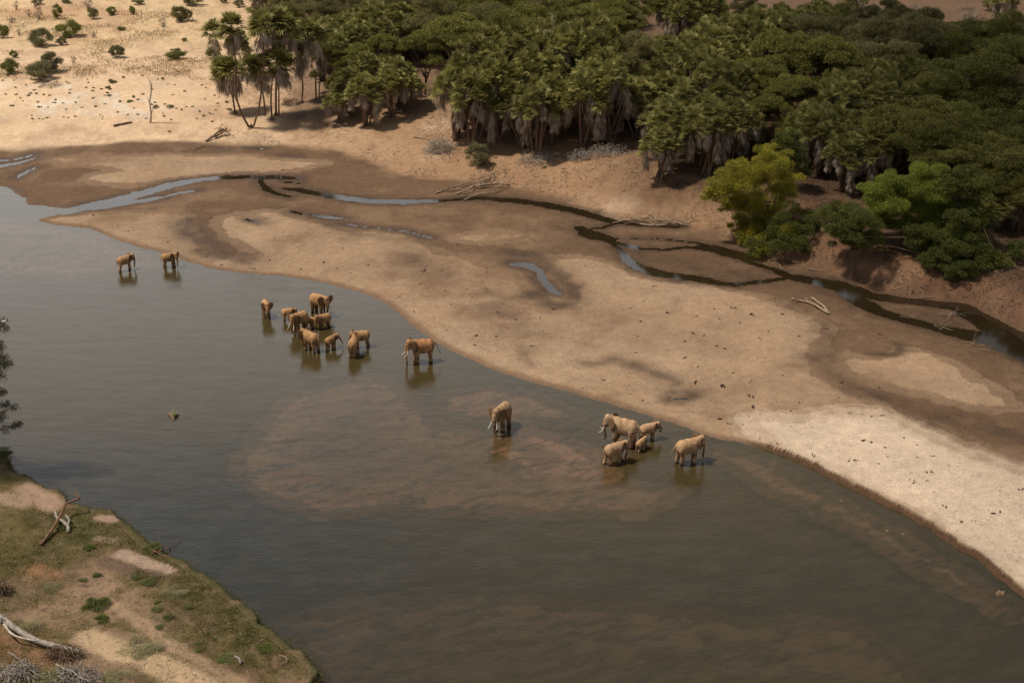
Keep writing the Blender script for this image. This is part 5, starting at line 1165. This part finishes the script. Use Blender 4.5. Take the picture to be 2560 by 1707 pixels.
NS = [('bright',165,1318,44,32,'bright green leafy plant at the foot of the grey stump'),('deep',221,1370,28,20,'dark green low shrub right of the crooked branch'),('bright',243,1438,22,20,'small bright green plant left of the burnt patch'),('bright',340,1445,22,18,'bright green plant right of the burnt patch'),
 ('deep',238,1512,62,38,'largest dark green shrub on the near bank'),('deep',255,1548,36,24,'dark green shrub just below the largest one'),('sage',437,1482,60,22,'low dull shrub on the turf midway along the near bank'),('bright',424,1545,26,28,'upright bright green plant on the turf'),
 ('bright',392,1505,18,14,'small bright plant above the upright one, left'),('bright',390,1522,26,12,'small flat bright plant left of the upright one'),('bright',468,1522,22,20,'small bright plant right of the upright one'),('bright',398,1568,20,12,'small bright plant below the upright one'),
 ('sage',350,1622,100,32,'wide dull grass tussock above the pale sand at the bottom'),('bright',495,1608,16,14,'tiny bright plant low on the turf, upper'),('bright',494,1626,18,12,'tiny bright plant low on the turf, lower'),('bright',535,1597,14,10,'tiny bright plant low on the turf, right'),
 ('deep',660,1622,40,18,'dull green patch of shrub near the lower bank edge'),('bright',385,1372,44,26,'bright green weed growing in the bank edge debris'),('sage',60,1570,80,34,'dull shrub above the fallen trunk'),('sage',130,1470,50,16,'flat dull shrub on the bare soil'),('bright',725,1598,14,18,'small green plant on the bank edge'),
 ('sage',120,1700,80,34,'grey-green bush at the bottom edge left'),('sage',290,1700,80,46,'grey-green bush at the bottom edge right'),('bright',372,1458,34,22,'leafy bright clump on the near turf'),('bright',210,1450,22,12,'tiny green plant on the bare soil'),('bright',565,1645,40,18,'green clump beside the leaning stump'),('deep',8,1132,50,28,'shaggy turf lump on the near bank edge at the left edge')]
NB_ = {}
r = np.random.default_rng(51)
for lm in ('bright', 'deep', 'sage'):
    NB_[lm] = []
    for i in range(2):
        t = empty('bank_shrub'); bl = crown_blobs(r, 16, .8, .6, .35, .34, .75); V, Fq, Cc = leafcloud(r, bl, 300, .095, .045 if lm != 'sage' else .018, 0, .1); meshnp('foliage', V, Fq, M['herb' if lm == 'bright' else lm], t, Cc)
        tb = []
        for k in range(8): tb += branchy((0, 0, -.1), np.array([r.normal(0, .7), r.normal(0, .7), 1.]), r.uniform(.5, .9), .02, r, 1, .5, 2, 3, .1, 3)[0]
        v, f = join(tb); meshnp('stems', v, f, M['bark'], t); NB_[lm].append(t)
for i, (lm, px, py, wd, hg, lb) in enumerate(NS):
    b = G(px, py); s = pxm(py) * 1.03; sx_ = wd / s / 2.1; sz_ = hg / s / 1.25
    place(NB_[lm][i % 2], b, i * 1.1, (sx_ * 1.25, sx_ * 1.25, sz_ * .42), lb, None, 'shrub')
def turf():
    """short grass over the near bank and its hanging edge: nobody could count it"""
    r = np.random.default_rng(61); n = 420000; px = r.uniform(-60, 830, n); py = r.uniform(1090, 1740, n); P = WA(np.stack([px, py], 1), 1.4)
    d = sdpoly(P, nearbank_w, 40); x, y = P[:, 0], P[:, 1]
    dens = fbm(x, y, 4.5, 91, 4) + .35 * sm(7, .5, d) - .25 * sm(9, 16, d); cl = fbm(x, y, .7, 191, 3)
    bare = np.zeros(n)
    for pts, rr in (([(60,1215),(100,1235),(130,1255)],1.3), ([(0,1240),(60,1250)],1.2), ([(250,1290),(290,1290)],.6), ([(310,1380),(350,1395),(380,1410),(410,1420)],.9), ([(220,1610),(300,1640),(370,1655),(430,1680),(520,1720)],1.6), ([(270,1505),(350,1560),(420,1610),(520,1660),(600,1700)],.7)):
        bare = np.maximum(bare, sm(rr * 1.5, rr * .6, dline(P, WA(pts, 1.4), rr * 2.2)))
    pr = np.where(d < .5, .9, sm(-.5, .5, dens + .5 * cl)) * (1 - bare * .97) * sm(-.5, .35, cl + .3)
    keep = (d > 0) & (r.random(n) < pr * .75); P = P[keep]; cl = cl[keep]; d = d[keep]; dn = dens[keep]
    B = np.column_stack([P, [gz(a, b) for a, b in P]]); k0 = len(B); L = []
    for i in range(len(near_w) - 1):
        q = int(np.linalg.norm(near_w[i + 1] - near_w[i]) * 90); t_ = r.random(q)[:, None]; L.append(near_w[i] * (1 - t_) + near_w[i + 1] * t_ + r.normal(0, .16, (q, 2)))
    L = np.concatenate(L); L = L[fbm(L[:, 0], L[:, 1], 1.6, 7) > -.35]; B = np.concatenate([B, np.column_stack([L, [max(gz(a, b), .7) for a, b in L]])]); lip = np.arange(len(B)) >= k0
    k = len(B); A = unit(np.column_stack([r.normal(0, .7, (k, 2)), np.ones(k)])); S = unit(np.cross(A, r.normal(0, 1, (k, 3))))
    hgt = r.uniform(.06, .16, k) * np.where(lip, 1.5, 1); hgt[:k0] *= 1 + 1.2 * sm(.1, .6, cl) * (r.random(k0) < .6)
    V, Fq = rhomb(B - A * .02, A, S, hgt, np.full(k, .045))
    Cc = r.normal(.5, .22, k); Cc[:k0] += -.35 * sm(.2, .6, dn) + .25 * sm(.5, .0, dn) * 1.0; Cc -= lip * .35
    tag(meshnp('grass', V, Fq, M['grass'], None, np.repeat(np.clip(Cc, 0, 1), 4)), 'short green and yellow grass on the near bank', 'grass', kind='stuff')
turf()
def debris():
    """twigs, dead stalks and clods strewn over the near bank"""
    r = np.random.default_rng(63); n = 9000; px = r.uniform(-60, 800, n); py = r.uniform(1150, 1730, n); P = WA(np.stack([px, py], 1), 1.6); d = sdpoly(P, nearbank_w, 40)
    c = fbm(P[:, 0], P[:, 1], 3, 197, 3); P = P[(d > .6) & (r.random(n) < sm(-.3, .6, c))]; B = np.column_stack([P, [gz(a, b) + .02 for a, b in P]]); k = len(B)
    A = unit(np.column_stack([r.normal(0, 1, (k, 2)), r.normal(0, .2, k)])); S = unit(np.cross(A, np.array([0, 0, 1.]) + r.normal(0, .4, (k, 3))))
    V, Fq = rhomb(B, A, S, r.uniform(.1, .55, k), r.uniform(.02, .07, k)); m = m_leaf('bank_debris', (.05, .032, .022), (.34, .27, .20), 0, .9)
    tag(meshnp('debris', V, Fq, m, None, np.repeat(np.clip(r.normal(.4, .35, k), 0, 1), 4)), 'dead stalks and twigs strewn over the near bank', 'debris', kind='stuff')
debris()
def drygrass():
    r = np.random.default_rng(62); n = 60000; px = r.uniform(-20, 760, n); py = r.uniform(-20, 196, n); P = WA(np.stack([px, py], 1), 4.3)
    d = fbm(P[:, 0], P[:, 1], 9, 93, 4) + .5 * np.exp(-((py - 176) / 10) ** 2) * sm(290, 340, px) * sm(560, 500, px)
    P = P[(r.random(n) < sm(-.05, .5, d))]; B = np.column_stack([P, [gz(a, b) for a, b in P]]); k = len(B)
    A = unit(np.column_stack([r.normal(0, .4, (k, 2)), np.ones(k)])); S = unit(np.cross(A, r.normal(0, 1, (k, 3)))); V, Fq = rhomb(B, A, S, r.uniform(.25, .6, k), np.full(k, .11))
    m = m_leaf('dry_savanna_grass', (.30, .22, .12), (.60, .46, .27), .15, .9)
    tag(meshnp('dry_grass', V, Fq, m, None, np.repeat(np.clip(r.normal(.5, .3, k), 0, 1), 4)), 'dry straw-coloured grass on the far savanna', 'grass', kind='stuff')
drygrass()

def litter():
    """dead frond bits, twigs and leaf litter strewn below the palms"""
    r = np.random.default_rng(71); n = 110000; px = r.uniform(560, 2560, n); py = r.uniform(180, 760, n); P = WA(np.stack([px, py], 1), 2.5)
    dt = np.zeros(n); dt = sdpoly(P, bank_w, 120.); c = .25 + fbm(P[:, 0], P[:, 1], 5, 97, 3) + .5 * sm(14, 26, dt) * (px < 1700) + .45 * sm(1600, 1800, px)
    P = P[(dt > 1.5) & (r.random(n) < sm(.0, .8, c))]; B = np.column_stack([P, [gz(a, b) + .03 for a, b in P]]); k = len(B)
    A = unit(np.column_stack([r.normal(0, 1, (k, 2)), r.normal(0, .15, k)])); S = unit(np.cross(A, np.array([0, 0, 1.]) + r.normal(0, .3, (k, 3))))
    V, Fq = rhomb(B, A, S, r.uniform(.2, 1.0, k) ** 1.5, r.uniform(.04, .16, k), np.column_stack([np.zeros((k, 2)), r.uniform(-.04, .08, k)]))
    m = m_leaf('leaf_litter', (.05, .035, .025), (.30, .24, .19), .0, .9)
    tag(meshnp('litter', V, Fq, m, None, np.repeat(np.clip(r.normal(.35, .35, k), 0, 1), 4)), 'dead frond bits and twigs strewn on the bank below the palms', 'litter', kind='stuff')
litter()
